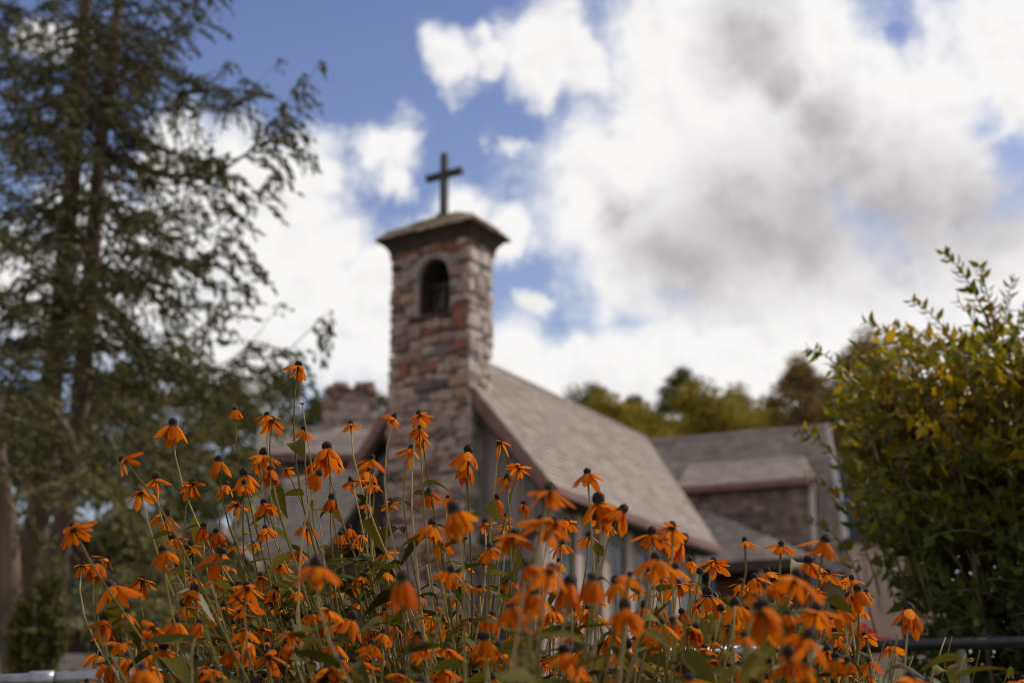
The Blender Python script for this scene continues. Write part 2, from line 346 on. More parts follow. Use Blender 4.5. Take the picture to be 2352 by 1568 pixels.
# --- bell tower
TW, TD, TT = 1.9, .94, 12.42
tower = tag(link('bell_tower', None, loc=ch(TW/2, TD/2, GC)), 'slim fieldstone bell tower with arched opening, standing against the chapel gable', 'tower')
def rel(o): 
    o.matrix_parent_inverse = o.parent.matrix_basis.inverted() if o.parent else Matrix(); return o
class Part:  # world-space builder for parts of a thing
    pass
def wpart(mb, name, m, parent, smooth=False):
    o = mb.obj(name, m, parent, smooth); o.matrix_parent_inverse = Matrix.Translation(-parent.location) if parent.parent is None else Matrix.Identity(4); return o
OA, OW, OZ0, OZS = .86, .41, 10.82, 11.66   # opening centre, half width, sill, spring line
mb = MB()
arcp = [(OA+OW*math.cos(t), OZS+OW*math.sin(t)) for t in np.linspace(0, math.pi, 13)]
i_ = .03
left = [(0+i_, GC-.5), (OA, GC-.5), (OA, OZ0), (OA-OW, OZ0)] + [p for p in arcp[::-1] if p[0] <= OA+1e-6] + [(OA, TT), (0+i_, TT)]
right = [(TW-i_, GC-.5), (TW-i_, TT), (OA, TT)] + [p for p in arcp[::-1] if p[0] >= OA-1e-6] + [(OA+OW, OZ0), (OA, OZ0), (OA, GC-.5)]
for pl in (left, right): mb.prism([ch(a, i_, z) for a, z in pl], vb*(TD-2*i_))
wpart(mb, 'tower_core', M['mortar'], tower)
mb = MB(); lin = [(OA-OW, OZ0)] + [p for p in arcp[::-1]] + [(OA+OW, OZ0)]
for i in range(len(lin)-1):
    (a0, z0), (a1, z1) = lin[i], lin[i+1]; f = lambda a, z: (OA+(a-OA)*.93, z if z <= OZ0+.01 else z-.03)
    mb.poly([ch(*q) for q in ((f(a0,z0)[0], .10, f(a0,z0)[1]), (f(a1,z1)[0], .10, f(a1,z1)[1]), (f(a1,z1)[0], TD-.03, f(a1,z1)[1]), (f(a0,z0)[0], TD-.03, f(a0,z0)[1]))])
wpart(mb, 'shade_lining', M['darkwood'], tower)  # added dark skin, stands in for shade inside the opening
for k, (a0, a1, zb_) in enumerate(((OA-.19, OA-.02, .34), (OA-.015, OA+.16, .22), (OA+.165, OA+OW, .0), (OA-.30, OA-.195, .62))):
    mb = MB(); mb.prism([ch(a0, TD-.12, OZ0+zb_), ch(a1, TD-.12, OZ0+zb_), ch(a1, TD-.12, OZS+.33), ch(a0, TD-.12, OZS+.33)], vb*.04); wpart(mb, 'shade_board', M['darkwood'], tower)  # dark boards added behind the bell so the opening reads as shade
def hole(x, z, hx, hz):
    dx = abs(x-OA)-hx*.95
    if z+hz*.6 < OZ0 or dx > OW+.1: return False
    if z < OZS: return dx < OW+.02
    return math.hypot(max(dx, 0), max(0, z-hz*1.1-OZS)) < OW+.10
tf = stone_rows(tower, C0.copy(), va, -vb, TW, 3.0, TT, STONES, hole, r=random.Random(9), corner=.03, lmin=.13, lmax=.46, hmin=.12, hmax=.27)
ts_ = stone_rows(tower, C0.copy(), vb, -va, TD, 5.5, TT, PSTONES, None, r=random.Random(12), corner=.02, lmin=.2, lmax=.5)  # paler stones put the sun on this side face into its colour
sp = sorted(tf+ts_, key=lambda s: -s[0].z)
a_ = [s for s in sp if s[4] in STONES]; b_ = [s for s in sp if s[4] in PSTONES]
allow = 300-len(b_)
def localise(specs, base): return [(p-base, s, ang, t, me) for (p, s, ang, t, me) in specs]
place_stones(localise(b_, tower.location), tower, 300); place_stones(localise(a_, tower.location), tower, allow)
# far (left) face stones as one part plus rough left edge
lf = stone_rows(tower, ch(TW, TD, 0), -vb, va, TD, 6, TT, STONES, None, r=random.Random(33))
place_stones(localise(lf, tower.location), tower, 0)
# arch stones
mb = MB()
for k in range(9):
    t0, t1 = math.pi*k/9+.03, math.pi*(k+1)/9-.03; r0, r1 = OW+.0, OW+.17
    mb.prism([ch(OA+r0*math.cos(t0), -.03, OZS+r0*math.sin(t0)), ch(OA+r0*math.cos(t1), -.03, OZS+r0*math.sin(t1)), ch(OA+r1*math.cos(t1), -.03, OZS+r1*math.sin(t1)), ch(OA+r1*math.cos(t0), -.03, OZS+r1*math.sin(t0))], vb*.1)
wpart(mb, 'arch_stones', M['mortar'], tower)
mb = MB(); mb.prism([ch(OA-.52, -.12, OZ0-.13), ch(OA+.55, -.12, OZ0-.13), ch(OA+.55, -.12, OZ0-.03), ch(OA-.52, -.12, OZ0-.03)], vb*.4); wpart(mb, 'sill', M['darkwood'], tower)
# cove cornice and cap
def ring(o, z): return [ch(-o, -o, z), ch(TW+o, -o, z), ch(TW+o, TD+o, z), ch(-o, TD+o, z)]
mb = MB(); lv = [(.06, TT-.12), (.08, TT-.03), (.12, TT+.05), (.19, TT+.14), (.27, TT+.20)]
for i in range(len(lv)-1):
    A, B_ = ring(*lv[i]), ring(*lv[i+1])
    for k in range(4): mb.poly([A[(k+1) % 4], A[k], B_[k], B_[(k+1) % 4]])
mb.poly(ring(.06, TT-.12)); mb.poly(ring(.27, TT+.20)[::-1])
wpart(mb, 'cornice', M['darkwood'], tower)
mb = MB()
A, B_ = ring(.062, TT-.22), ring(.062, TT-.10)
for k in range(4): mb.poly([A[(k+1) % 4], A[k], B_[k], B_[(k+1) % 4]])
mb.poly(A); mb.poly(B_[::-1]); wpart(mb, 'cornice_band', M['copper'], tower)
EZ = TT+.205; PZ = TT+.80; o_ = .32
R0, R1 = ch(TW/2-.4, TD/2, PZ), ch(TW/2+.4, TD/2, PZ); E_ = ring(o_, EZ); Mi = ring(.16, EZ+.19)
mb = MB()
mb.poly([E_[0], E_[1], Mi[1], Mi[0]]); mb.poly([Mi[0], Mi[1], R1, R0])
mb.poly([E_[1], E_[2], Mi[2], Mi[1]]); mb.poly([Mi[1], Mi[2], R1])
mb.poly([E_[2], E_[3], Mi[3], Mi[2]]); mb.poly([Mi[2], Mi[3], R0, R1])
mb.poly([E_[3], E_[0], Mi[0], Mi[3]]); mb.poly([Mi[3], Mi[0], R0]); mb.poly(E_[::-1])
wpart(mb, 'cap_roof', M['darkwood'], tower)
def quad_shingles(name, p0, p1, p2, p3, mate, parent, sw, sh, **k):
    """p0->p1 lower edge, p3->p2 upper edge (may taper to a point)"""
    al = (p1-p0).normalized(); up = (p3-p0); up = (up-al*up.dot(al)).normalized()
    P = [((p-p0).dot(al), (p-p0).dot(up)) for p in (p0, p1, p2, p3)]
    o = shingles(name, p0 - parent.location, al, up, P, mate, parent, sw, sh, **k); return o
for (p0, p1, p2, p3) in ((E_[0],E_[1],Mi[1],Mi[0]),(Mi[0],Mi[1],R1,R0),(E_[3],E_[0],Mi[0],Mi[3]),(Mi[3],Mi[0],R0,R0+Vector((0,0,.001)))):
    quad_shingles('cap_shingles', p0, p1, p2, p3, M['capshingle'], tower, .2, .13, th=.018, rag=.03)
# --- cross
X0 = ch(TW/2-.02, TD/2, TT+.72)
cross = tag(link('cross', None, loc=X0), 'plain black latin cross on the tip of the tower cap', 'cross')
Rx = Matrix.Rotation(math.atan2(va.y, va.x), 4, 'Z')
mb = MB(); mb.box((-.075, -.06, 0), (.075, .06, 1.56), Rx); mb.obj('upright', M['iron'], cross)
mb = MB(); mb.box((-.47, -.057, .985), (.47, .057, 1.13), Rx); mb.obj('crossbar', M['iron'], cross)
mb = MB(); mb.box((-.13, -.11, -.05), (.13, .11, .12), Rx); mb.obj('foot', M['iron'], cross)
# --- bell
bell = tag(link('bell', None, loc=ch(OA, TD*.5, OZ0)), 'dark bronze bell hanging in the arched tower opening', 'bell')
mb = MB(); mb.lathe([(.0,.72),(.10,.71),(.15,.62),(.17,.45),(.23,.28),(.32,.16),(.31,.13),(.2,.2),(.1,.55),(0,.6)], 16); mb.obj('bell_body', M['bell'], bell, True)
mb = MB(); mb.box((-.34, -.05, .72), (.34, .05, .84), Rx); mb.obj('yoke', M['darkwood'], bell)
mb = MB(); mb.tube([(0,0,.55),(0,0,.14)], [.015,.03], 6); mb.obj('clapper', M['iron'], bell)
mb = MB(); mb.box((.2, -.03, .0), (.27, .03, .72), Rx); mb.box((-.33, -.03, .0), (-.27, .03, .72), Rx); mb.obj('bracket', M['iron'], bell)

# --- chapel nave
RZ, RA, EZn = 10.36, .95, 6.87; SL = 1.21
chapel = tag(link('chapel', None, loc=ch(RA, 4, GC)), 'weathered board chapel with long steep shingle roof behind the bell tower', 'chapel')
def rz(a): return RZ - abs(a-RA)*SL
br = .15; eR, eL = RA-(RZ-EZn)/SL, RA+(RZ-EZn)/SL
NR = [ch(eR, br, EZn), ch(eR, 8.05, EZn), ch(RA, 10.25, RZ), ch(RA, br, RZ)]
NL = [ch(eL, br, EZn), ch(RA, br, RZ), ch(RA, 10.25, RZ), ch(eL, 10.25, EZn)]
mb = MB(); mb.slab(NR, .14); mb.slab(NL, .14); wpart(mb, 'roof', M['darkwood'], chapel)
quad_shingles('roof_shingles', ch(eR-.02, br-.03, EZn-.02), ch(eR-.02, 8.05, EZn-.02), ch(RA, 10.25, RZ), ch(RA, br-.03, RZ), M['roof'], chapel, .24, .17, rag=.03, th=.010)
mb = MB(); mb.slab([ch(RA-.12, .95, RZ-.12), ch(RA-.12, 10.2, RZ-.12), ch(RA, 10.2, RZ+.03), ch(RA, .95, RZ+.03)], .03); wpart(mb, 'ridge_cap', M['roof'], chapel)
# rake boards
for sgn, e in ((-1, eR), (1, eL)):
    mb = MB(); a0 = RA; dz = .0
    P = [ch(a0, br-.07, RZ-.03), ch(e, br-.07, EZn-.03), ch(e, br-.07, EZn-.36), ch(a0, br-.07, RZ-.36)]
    mb.prism(P if sgn > 0 else P[::-1], vb*.06); wpart(mb, 'rake_board', M['trim'], chapel)
    mb = MB(); P = [ch(a0, br-.01, RZ-.37), ch(e, br-.01, EZn-.37), ch(e, br-.01, EZn-.50), ch(a0, br-.01, RZ-.50)]
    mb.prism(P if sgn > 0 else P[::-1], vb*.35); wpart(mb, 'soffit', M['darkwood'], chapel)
mb = MB(); mb.prism([ch(eR-.03, br, EZn-.03), ch(eR-.03, 8.05, EZn-.03), ch(eR-.03, 8.05, EZn-.20), ch(eR-.03, br, EZn-.20)], -va*.06); wpart(mb, 'fascia', M['trim'], chapel)
mb = MB(); wR, wL = eR+.42, eL-.3
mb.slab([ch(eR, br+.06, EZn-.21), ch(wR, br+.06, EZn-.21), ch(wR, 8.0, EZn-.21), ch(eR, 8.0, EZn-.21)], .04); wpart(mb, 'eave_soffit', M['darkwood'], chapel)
# wall backing
mb = MB(); mb.prism([ch(wR+.1, .55, GC-.4), ch(wL-.1, .55, GC-.4), ch(wL-.1, .55, rz(wL)-.3), ch(RA, .55, RZ-.3), ch(wR+.1, .55, rz(wR)-.3)][::-1], vb*.05); wpart(mb, 'gable_backing', M['darkwood'], chapel)
mb = MB(); mb.prism([ch(wR+.1, .62, GC-.4), ch(wR+.1, 8, GC-.4), ch(wR+.1, 8, EZn-.1), ch(wR+.1, .62, EZn-.1)], va*.05); wpart(mb, 'side_backing', M['darkwood'], chapel)
mb = MB(); mb.prism([ch(wR+.1, 8, GC-.4), ch(wL, 8, GC-.4), ch(wL, 8, EZn), ch(wR+.1, 8, EZn)], vb*.1); wpart(mb, 'rear_wall', M['board'], chapel)
# boards and battens, separate pieces, over the beam
BZ = 6.0
rr = random.Random(21); x = wR
def board(a0, a1, z0, z1a, z1b, b0, th, nm, m):
    mb = MB(); mb.prism([ch(a0, b0, z0), ch(a1, b0, z0), ch(a1, b0, z1b), ch(a0, b0, z1a)][::-1], vb*th); return wpart(mb, nm, m, chapel)
while x < wL:
    w = rr.uniform(.17, .26); x1 = min(x+w, wL)
    if x1 < .05 or x > TW-.1:
        off = rr.uniform(0, .012)
        board(x+.008, x1-.008, BZ+.09, rz(x)-.52, rz(x1)-.52, .50-off, .045, 'board', M['board'])
        board(x1-.03, x1+.025, BZ+.09, rz(x1)-.52, rz(x1)-.54, .465-off, .034, 'batten', M['batten'])
        board(x+.008, x1-.008, GC-.3, BZ-.09, BZ-.09, .50-off, .045, 'board', M['board'])
        board(x1-.03, x1+.025, GC-.3, BZ-.09, BZ-.09, .465-off, .034, 'batten', M['batten'])
    x = x1
board(wR-.05, 0, BZ-.085, BZ+.085, BZ+.085, .42, .1, 'beam', M['darkwood'])
board(wR-.06, wR+.12, GC-.3, BZ-.09, BZ-.09, .40, .12, 'corner_post', M['post'])
def window(parent, pf, u0, u1, z0, z1, nx, nz, depth=.05, fm='post'):
    """pf(u, d, z) -> world; frame sticks out by -d"""
    mb = MB(); t = .05
    def bar(a, b, c, d_, e0, e1): mb.prism([pf(a, e0, c), pf(b, e0, c), pf(b, e0, d_), pf(a, e0, d_)], pf(a, e1, c)-pf(a, e0, c))
    bar(u0, u1, z0, z0+t, -depth, .02); bar(u0, u1, z1-t, z1, -depth, .02); bar(u0, u0+t, z0+t, z1-t, -depth, .02); bar(u1-t, u1, z0+t, z1-t, -depth, .02)
    w = link('window', mb.me('window', M[fm]), parent); w.matrix_parent_inverse = Matrix.Translation(-parent.location)
    for i in range(nx):
        for k in range(nz):
            a0 = u0+t+(u1-u0-2*t)*i/nx+.012; a1 = u0+t+(u1-u0-2*t)*(i+1)/nx-.012; c0 = z0+t+(z1-z0-2*t)*k/nz+.012; c1 = z0+t+(z1-z0-2*t)*(k+1)/nz-.012
            m2 = MB(); m2.prism([pf(a0, 0, c0), pf(a1, 0, c0), pf(a1, 0, c1), pf(a0, 0, c1)], pf(a0, .012, c0)-pf(a0, 0, c0)); m2.obj('pane', M['glass'], w)
    return w
window(chapel, lambda u, d, z: ch(u, .44+d, z), -1.05, -.45, 3.9, 5.6, 1, 3)
side = lambda u, d, z: ch(wR+.02+d, u, z)
b = .75
while b < 7.4:
    mb = MB(); mb.prism([side(b-.13, -.06, GC-.3), side(b+.13, -.06, GC-.3), side(b+.13, -.06, EZn-.26), side(b-.13, -.06, EZn-.26)], va*.12); wpart(mb, 'post', M['post'], chapel)
    mb = MB(); mb.prism([side(b+.14, 0, GC-.3), side(b+1.0, 0, GC-.3), side(b+1.0, 0, 4.35), side(b+.14, 0, 4.35)], va*.06); wpart(mb, 'panel', M['board'], chapel)
    window(chapel, side, b+.16, b+.98, 4.4, 6.3, 2, 3, fm='board')
    mb = MB(); mb.prism([side(b+.14, 0, 6.33), side(b+1.0, 0, 6.33), side(b+1.0, 0, EZn-.26), side(b+.14, 0, EZn-.26)], va*.06); wpart(mb, 'panel', M['board'], chapel)
    b += 1.14

# ------------------------------------------------------------------ hall behind (own bearing)
AZ2 = rad(20); wb = Vector((math.sin(AZ2), math.cos(AZ2), 0)); wa = Vector((-math.cos(AZ2), math.sin(AZ2), 0))
H0 = at(1952, 1312, 44); HZ = H0.z; H0 = Vector((H0.x, H0.y, 0))
def hh(a, b, z): return H0 + wa*a + wb*b + Vector((0, 0, z))
def on2(u, v, ax, val):
    r = ray(u, v); t = (val - (CAM-H0).dot(ax))/r.dot(ax); P = CAM + r*t - H0; return P.dot(wa), P.dot(wb), P.z
ra_, rb_, rz_ = on2(1899, 978, wa, 0)
hall = tag(link('shingled_hall', None, loc=hh(3, 2, 3)), 'shingled hall with steep roof, long dormer and blue gable end behind the chapel roof', 'building')
RB = 2.4; ra_, rb_, HR = on2(1899, 978, wb, RB); HL = 10.5
print('hall', ra_, HR, HZ)
mb = MB(); mb.slab([hh(0, 0, HZ), hh(ra_, RB, HR), hh(HL, RB, HR), hh(HL, 0, HZ)][::-1], .12); wpart(mb, 'roof', M['darkwood'], hall)
quad_shingles('roof_shingles', hh(HL, 0, HZ), hh(0, 0, HZ), hh(ra_, RB, HR), hh(HL, RB, HR), M['roof'], hall, .28, .2, rag=.03)
mb = MB(); mb.slab([hh(ra_, RB, HR), hh(0, RB*2+2, HZ), hh(HL, RB*2+2, HZ), hh(HL, RB, HR)][::-1], .12); wpart(mb, 'rear_roof', M['roof'], hall)
mb = MB(); mb.prism([hh(.04, -.13, HZ-.1), hh(-.12, -.13, HZ-.1), hh(ra_-.10, RB-.10, HR+.04), hh(ra_+.04, RB-.10, HR+.04)], wb*.12); wpart(mb, 'rake_board', M['white'], hall)
mb = MB(); mb.prism([hh(-.0, .1, 2.5), hh(-.0, RB*2+1.8, 2.5), hh(-.0, RB*2+1.8, HZ-.1), hh(-.0, .1, HZ-.1)], wa*.12); mb.slab([hh(-.02, 0.1, HZ), hh(-.02, RB*2+1.8, HZ), hh(ra_-.02, RB, HR)], .1); wpart(mb, 'gable_wall', M['blue'], hall)
mb = MB(); mb.prism([hh(-.55, -.1, 2.5), hh(.0, -.1, 2.5), hh(.0, -.1, HZ-.0), hh(-.55, -.1, HZ-.3)], wb*.25); wpart(mb, 'blue_pilaster', M['blue'], hall)
mb = MB(); GPX = [on2(u, v, wb, RB+.1) for u, v in ((1880,1000),(1903,1000),(1925,1060),(1952,1130),(1964,1200),(1970,1420),(1880,1420))]; mb.prism([hh(a, RB+.1, z) for a, _, z in GPX], wb*.15); wpart(mb, 'gable_side', M['blue'], hall)
mb = MB(); mb.prism([hh(-.5, -.18, HZ-.5), hh(.5, -.18, HZ-.25), hh(.5, -.18, HZ-.12), hh(-.5, -.18, HZ-.37)], wb*.08); wpart(mb, 'pale_ledge', M['white'], hall)
mb = MB(); mb.prism([hh(.12, .15, 2.5), hh(HL, .15, 2.5), hh(HL, .15, HZ), hh(.12, .15, HZ)][::-1], wb*.1); wpart(mb, 'wall', M['pink'], hall)
# dormer
def roofb(z): return (z-HZ)/(HR-HZ)*RB
db = .12
dR = on2(1868, 1180, wb, db); dL = on2(1560, 1180, wb, db); dze = on2(1868, 1098, wb, db-.25)[2]; dzb = on2(1700, 1268, wb, db)[2]
zt = on2(1700, 1042, wb, RB*.75)[2]
mb = MB(); mb.slab([hh(dR[0]-.15, db-.3, dze), hh(dL[0], db-.3, dze), hh(dL[0], roofb(zt), zt), hh(dR[0]+.55, roofb(zt), zt)][::-1], .08)
wpart(mb, 'dormer_roof', M['darkwood'], hall)
quad_shingles('dormer_shingles', hh(dL[0], db-.32, dze+.0), hh(dR[0]-.17, db-.32, dze+.0), hh(dR[0]+.55, roofb(zt), zt+.0), hh(dL[0], roofb(zt), zt+.0), M['roof'], hall, .26, .18, rag=.01)
mb = MB(); mb.prism([hh(dR[0]-.15, db-.34, dze-.17), hh(dL[0], db-.34, dze-.17), hh(dL[0], db-.34, dze+.03), hh(dR[0]-.15, db-.34, dze+.03)][::-1], wb*.05); wpart(mb, 'dormer_fascia', M['trim'], hall)
mb = MB(); mb.prism([hh(dR[0], db, dzb), hh(dL[0], db, dzb), hh(dL[0], db, dze-.02), hh(dR[0], db, dze-.02)][::-1], wb*1.2); wpart(mb, 'dormer_wall', M['darkwood'], hall)
shingles('wall_shingles', hh(dL[0], db-.004, dzb)-hall.location, -wa, Vector((0, 0, 1)), [(0, 0), (dL[0]-dR[0], 0), (dL[0]-dR[0], dze-dzb-.1), (0, dze-dzb-.1)], M['wallshingle'], hall, .24, .2, rag=.02)
mb = MB(); mb.prism([hh(dR[0]-.05, db-.04, dzb), hh(dR[0]+.09, db-.04, dzb), hh(dR[0]+.09, db-.04, dze-.1), hh(dR[0]-.05, db-.04, dze-.1)][::-1], wb*.1); wpart(mb, 'corner_board', M['white'], hall)
# low porch in front of the hall
pb = -2.2
p1 = on2(1640, 1288, wb, pb); p2 = on2(1870, 1281, wb, pb); pz = (p1[2]+p2[2])/2
px1, px2 = p1[0]+2.5, p2[0]
pt = on2(1605, 1172, wb, .1)
porch = tag(link('porch', None, loc=hh(px2, pb, 3)), 'low open porch with grey shingled lean-to roof between chapel eave and blue gable', 'porch')
P0, P1, P2, P3 = hh(px1, pb, pz), hh(px2, pb, pz), hh(pt[0]-.2, .1, pt[2]), hh(px1, .1, pt[2])
mb = MB(); mb.slab([P0, P1, P2, P3], .1); wpart(mb, 'roof', M['darkwood'], porch)
quad_shingles('roof_shingles', P0, P1, P2, P3, M['roof'], porch, .24, .18, rag=.012)
mb = MB(); mb.slab([P1, hh(px2, .1, pz), P2], .1); wpart(mb, 'hip_roof', M['roof'], porch)
mb = MB(); mb.prism([hh(px2, pb-.03, pz-.28), hh(px1, pb-.03, pz-.28), hh(px1, pb-.03, pz-.02), hh(px2, pb-.03, pz-.02)][::-1], wb*.08); wpart(mb, 'fascia', M['darkwood'], porch)
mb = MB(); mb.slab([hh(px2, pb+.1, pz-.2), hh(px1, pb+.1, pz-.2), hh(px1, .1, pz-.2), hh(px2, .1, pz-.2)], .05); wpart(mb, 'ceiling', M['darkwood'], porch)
mb = MB(); mb.prism([hh(px2, -.6, 2.5), hh(px1, -.6, 2.5), hh(px1, -.6, pz-.27), hh(px2, -.6, pz-.27)][::-1], wb*.1); wpart(mb, 'back_wall', M['copper'], porch)
for k, a in enumerate(np.linspace(px2+.1, px1-1, 4)):
    mb = MB(); mb.prism([hh(a-.07, pb+.05, 2.5), hh(a+.07, pb+.05, 2.5), hh(a+.07, pb+.05, pz-.27), hh(a-.07, pb+.05, pz-.27)][::-1], wb*.14); wpart(mb, 'post', M['post' if k % 2 else 'blue'], porch)
window(porch, lambda u, d, z: hh(px2+u, -.68+d, z), .5, 1.4, 3.9, 5.4, 2, 2, fm='blue')
# pink rendered annex on the right
q = at(1962, 1400, 43.2); annex = tag(link('pink_annex', None, loc=(q.x, q.y, 3)), 'pink rendered annex wall between blue pilaster and leafy shrub', 'building')
az_ = at(2000, 1248, 43.5).z
mb = MB(); mb.box((q.x, q.y, 2.5), (q.x+2.6, q.y+2.5, az_)); wpart(mb, 'wall', M['pink'], annex)
mb = MB(); mb.box((q.x-.1, q.y-.15, az_+.002), (q.x+2.7, q.y+2.6, az_+.12)); wpart(mb, 'coping', M['darkwood'], annex)
for i in range(4):
    mb = MB(); x = q.x+.35+i*.33; mb.box((x, q.y-.012, az_-1.6-.3*(i % 2)), (x+.09, q.y+.02, az_-.0)); wpart(mb, 'strip', M['board'], annex)

# ------------------------------------------------------------------ stone chimney, left wings
cq = at(742, 880, 36); cq2 = at(866, 880, 36); cw = (cq2-cq).length
chim = tag(link('stone_chimney', None, loc=(cq.x, 36, 5)), 'broad fieldstone chimney with broken top, left of the bell tower', 'chimney')
cdr = Vector((math.cos(rad(8)), math.sin(rad(8)), 0)); cn = Vector((math.sin(rad(8)), -math.cos(rad(8)), 0)); CO = Vector((cq.x, 36, 0))
ct = cq.z-.12
mb = MB(); mb.prism([CO+cdr*.03+Vector((0,0,5)), CO+cdr*(cw-.03)+Vector((0,0,5)), CO+cdr*(cw-.08)+Vector((0,0,ct-.25)), CO+cdr*(cw-.3)+Vector((0,0,ct)), CO+cdr*.25+Vector((0,0,ct)), CO+cdr*.05+Vector((0,0,ct-.15))], -cn*.8)
wpart(mb, 'chimney_core', M['mortar'], chim)
cs = stone_rows(chim, CO, cdr, cn, cw, 8.2, ct+.0, STONES+PSTONES, lambda x, z, hx, hz: (z > ct-.25 and (x < .1 or x > cw-.22)), r=random.Random(4), hmin=.14, hmax=.26, lmin=.18, lmax=.42)
tops = [(CO+cdr*x+Vector((0,0,ct+dz)), (l, .5, .16), rad(8), t, random.choice(STONES)) for x, l, dz, t in ((.45,.4,.05,.05),(.98,.5,.07,-.1),(.2,.25,-.06,.1),(1.2,.25,-.05,.3))]
place_stones(localise(cs+tops, chim.location), chim, 300)
# rear wing roof beside chimney
def wing(name, label, pts_lo, pts_hi, Y0, Y1, wallm, zb, label_cat='building'):
    pass
wing1 = tag(link('rear_wing', None, loc=(-6, 34, 3)), 'low rear wing with pale shingle roof in front of the stone chimney', 'building')
E0, E1 = at(610, 1040, 34), at(860, 1062, 34); E1.z = E0.z; T0, T1 = at(610, 985, 36), at(900, 985, 36)
E0, E1 = Vector((E0.x-.2, 34, E0.z)), Vector((E1.x+.4, 34.2, E0.z)); T0, T1 = Vector((T0.x-.1, 35.6, T0.z)), Vector((T1.x, 35.8, T0.z))
mb = MB(); mb.slab([E0, E1, T1, T0], .1); wpart(mb, 'roof', M['darkwood'], wing1)
quad_shingles('roof_shingles', E0, E1, T1, T0, M['roof'], wing1, .24, .17)
mb = MB(); mb.prism([E0+Vector((0,-.03,-.15)), E1+Vector((0,-.03,-.15)), E1+Vector((0,-.03,0)), E0+Vector((0,-.03,0))], Vector((0,.05,0))); wpart(mb, 'fascia', M['trim'], wing1)
mb = MB(); mb.prism([Vector((E0.x, 34.4, 2.5)), Vector((E1.x, 34.6, 2.5)), Vector((E1.x, 34.6, E0.z-.1)), Vector((E0.x, 34.4, E0.z-.1))], Vector((0,.15,0))); wpart(mb, 'wall', M['board'], wing1)
# front vestry with long low roof
V0 = ch(2.0, -1.9, 0); vest = tag(link('vestry', None, loc=ch(3.5, -1.5, GC)), 'low vestry with smooth mauve grey roof and dark openings left of the tower', 'building')
vz = at(760, 1300, V0.y+.6).z; vt = at(760, 1085, ch(3, .4, 0).y).z
VE0, VE1, VT1, VT0 = ch(5.3, -1.9, vz), ch(2.15, -1.9, vz), ch(2.15, .1, vt), ch(5.3, .1, vt)
mb = MB(); mb.slab([VE0, VE1, VT1, VT0], .12); wpart(mb, 'roof', M['darkwood'], vest)
quad_shingles('roof_shingles', VE0, VE1, VT1, VT0, M['roof'], vest, .22, .17, rag=.012)
mb = MB(); mb.prism([ch(5.3, -1.95, vz-.2), ch(2.15, -1.95, vz-.2), ch(2.15, -1.95, vz), ch(5.3, -1.95, vz)], vb*.06); wpart(mb, 'fascia', M['trim'], vest)
mb = MB(); mb.prism([ch(5.1, -1.3, 2.5), ch(2.2, -1.3, 2.5), ch(2.2, -1.3, vz-.15), ch(5.1, -1.3, vz-.15)], vb*.2); wpart(mb, 'wall', M['darkwood'], vest)
for a in (5.0, 4.1, 3.2, 2.3):
    mb = MB(); mb.prism([ch(a+.08, -1.75, 2.5), ch(a-.08, -1.75, 2.5), ch(a-.08, -1.75, vz-.15), ch(a+.08, -1.75, vz-.15)], vb*.15); wpart(mb, 'post', M['board'], vest)
for a in (4.95, 4.05, 3.15): window(vest, lambda u, d, z, a=a: ch(a-u, -1.33+d, z), .1, .75, 3.3, vz-.6, 1, 2, fm='board')
mb = MB(); mb.prism([ch(5.3, -1.9, vz-.1), ch(5.3, .1, vt-.1), ch(5.3, .1, 2.5), ch(5.3, -1.2, 2.5), ch(5.3,-1.2,vz-.1)], -va*.1); wpart(mb, 'end_wall', M['board'], vest)
# dim timber cabin at the left edge, behind the spruces
cb = at(130, 1500, 24); cabin = tag(link('timber_cabin', None, loc=(cb.x, 24, gz(24))), 'dark timber cabin with tall dim windows below the spruce boughs', 'cabin')
cx = cb.x-2.0; cz = at(200, 1240, 24).z
mb = MB(); mb.box((cx, 24, 2), (cx+4.3, 27, cz)); wpart(mb, 'wall', M['wallwood'] if 'wallwood' in M else M['darkwood'], cabin)
for i in range(5):
    window(cabin, lambda u, d, z, i=i: Vector((cx+1.45+.62*i+u, 23.97+d, z)), 0, .5, at(200, 1465, 24).z+.25, at(200, 1320, 24).z, 1, 2, fm='board')
mb = MB(); zz = at(200, 1425, 23.6).z; mb.box((cx+1.2, 23.6, zz-.1), (cx+4.35, 23.99, zz)); wpart(mb, 'sill', M['post'], cabin)
mb = MB(); mb.box((cx-.3, 23.3, cz), (cx+4.6, 27.3, cz+.15)); wpart(mb, 'roof', M['roof'], cabin)
sw = tag(link('stone_terrace_wall', None, loc=(cx+3, 22, gz(22))), 'low pale stone wall under the cabin windows, just above the pipe rail', 'wall')
zt_ = at(200, 1500, 22).z
mb = MB(); mb.box((cx, 22, 1.5), (cx+9, 22.3, zt_)); wpart(mb, 'wall_core', M['mortar'], sw)
place_stones(localise(stone_rows(sw, Vector((cx, 22, 0)), Vector((1,0,0)), Vector((0,-1,0)), 9, zt_-.7, zt_, PSTONES, None, r=random.Random(8), lmin=.25, lmax=.6), sw.location), sw, 300)

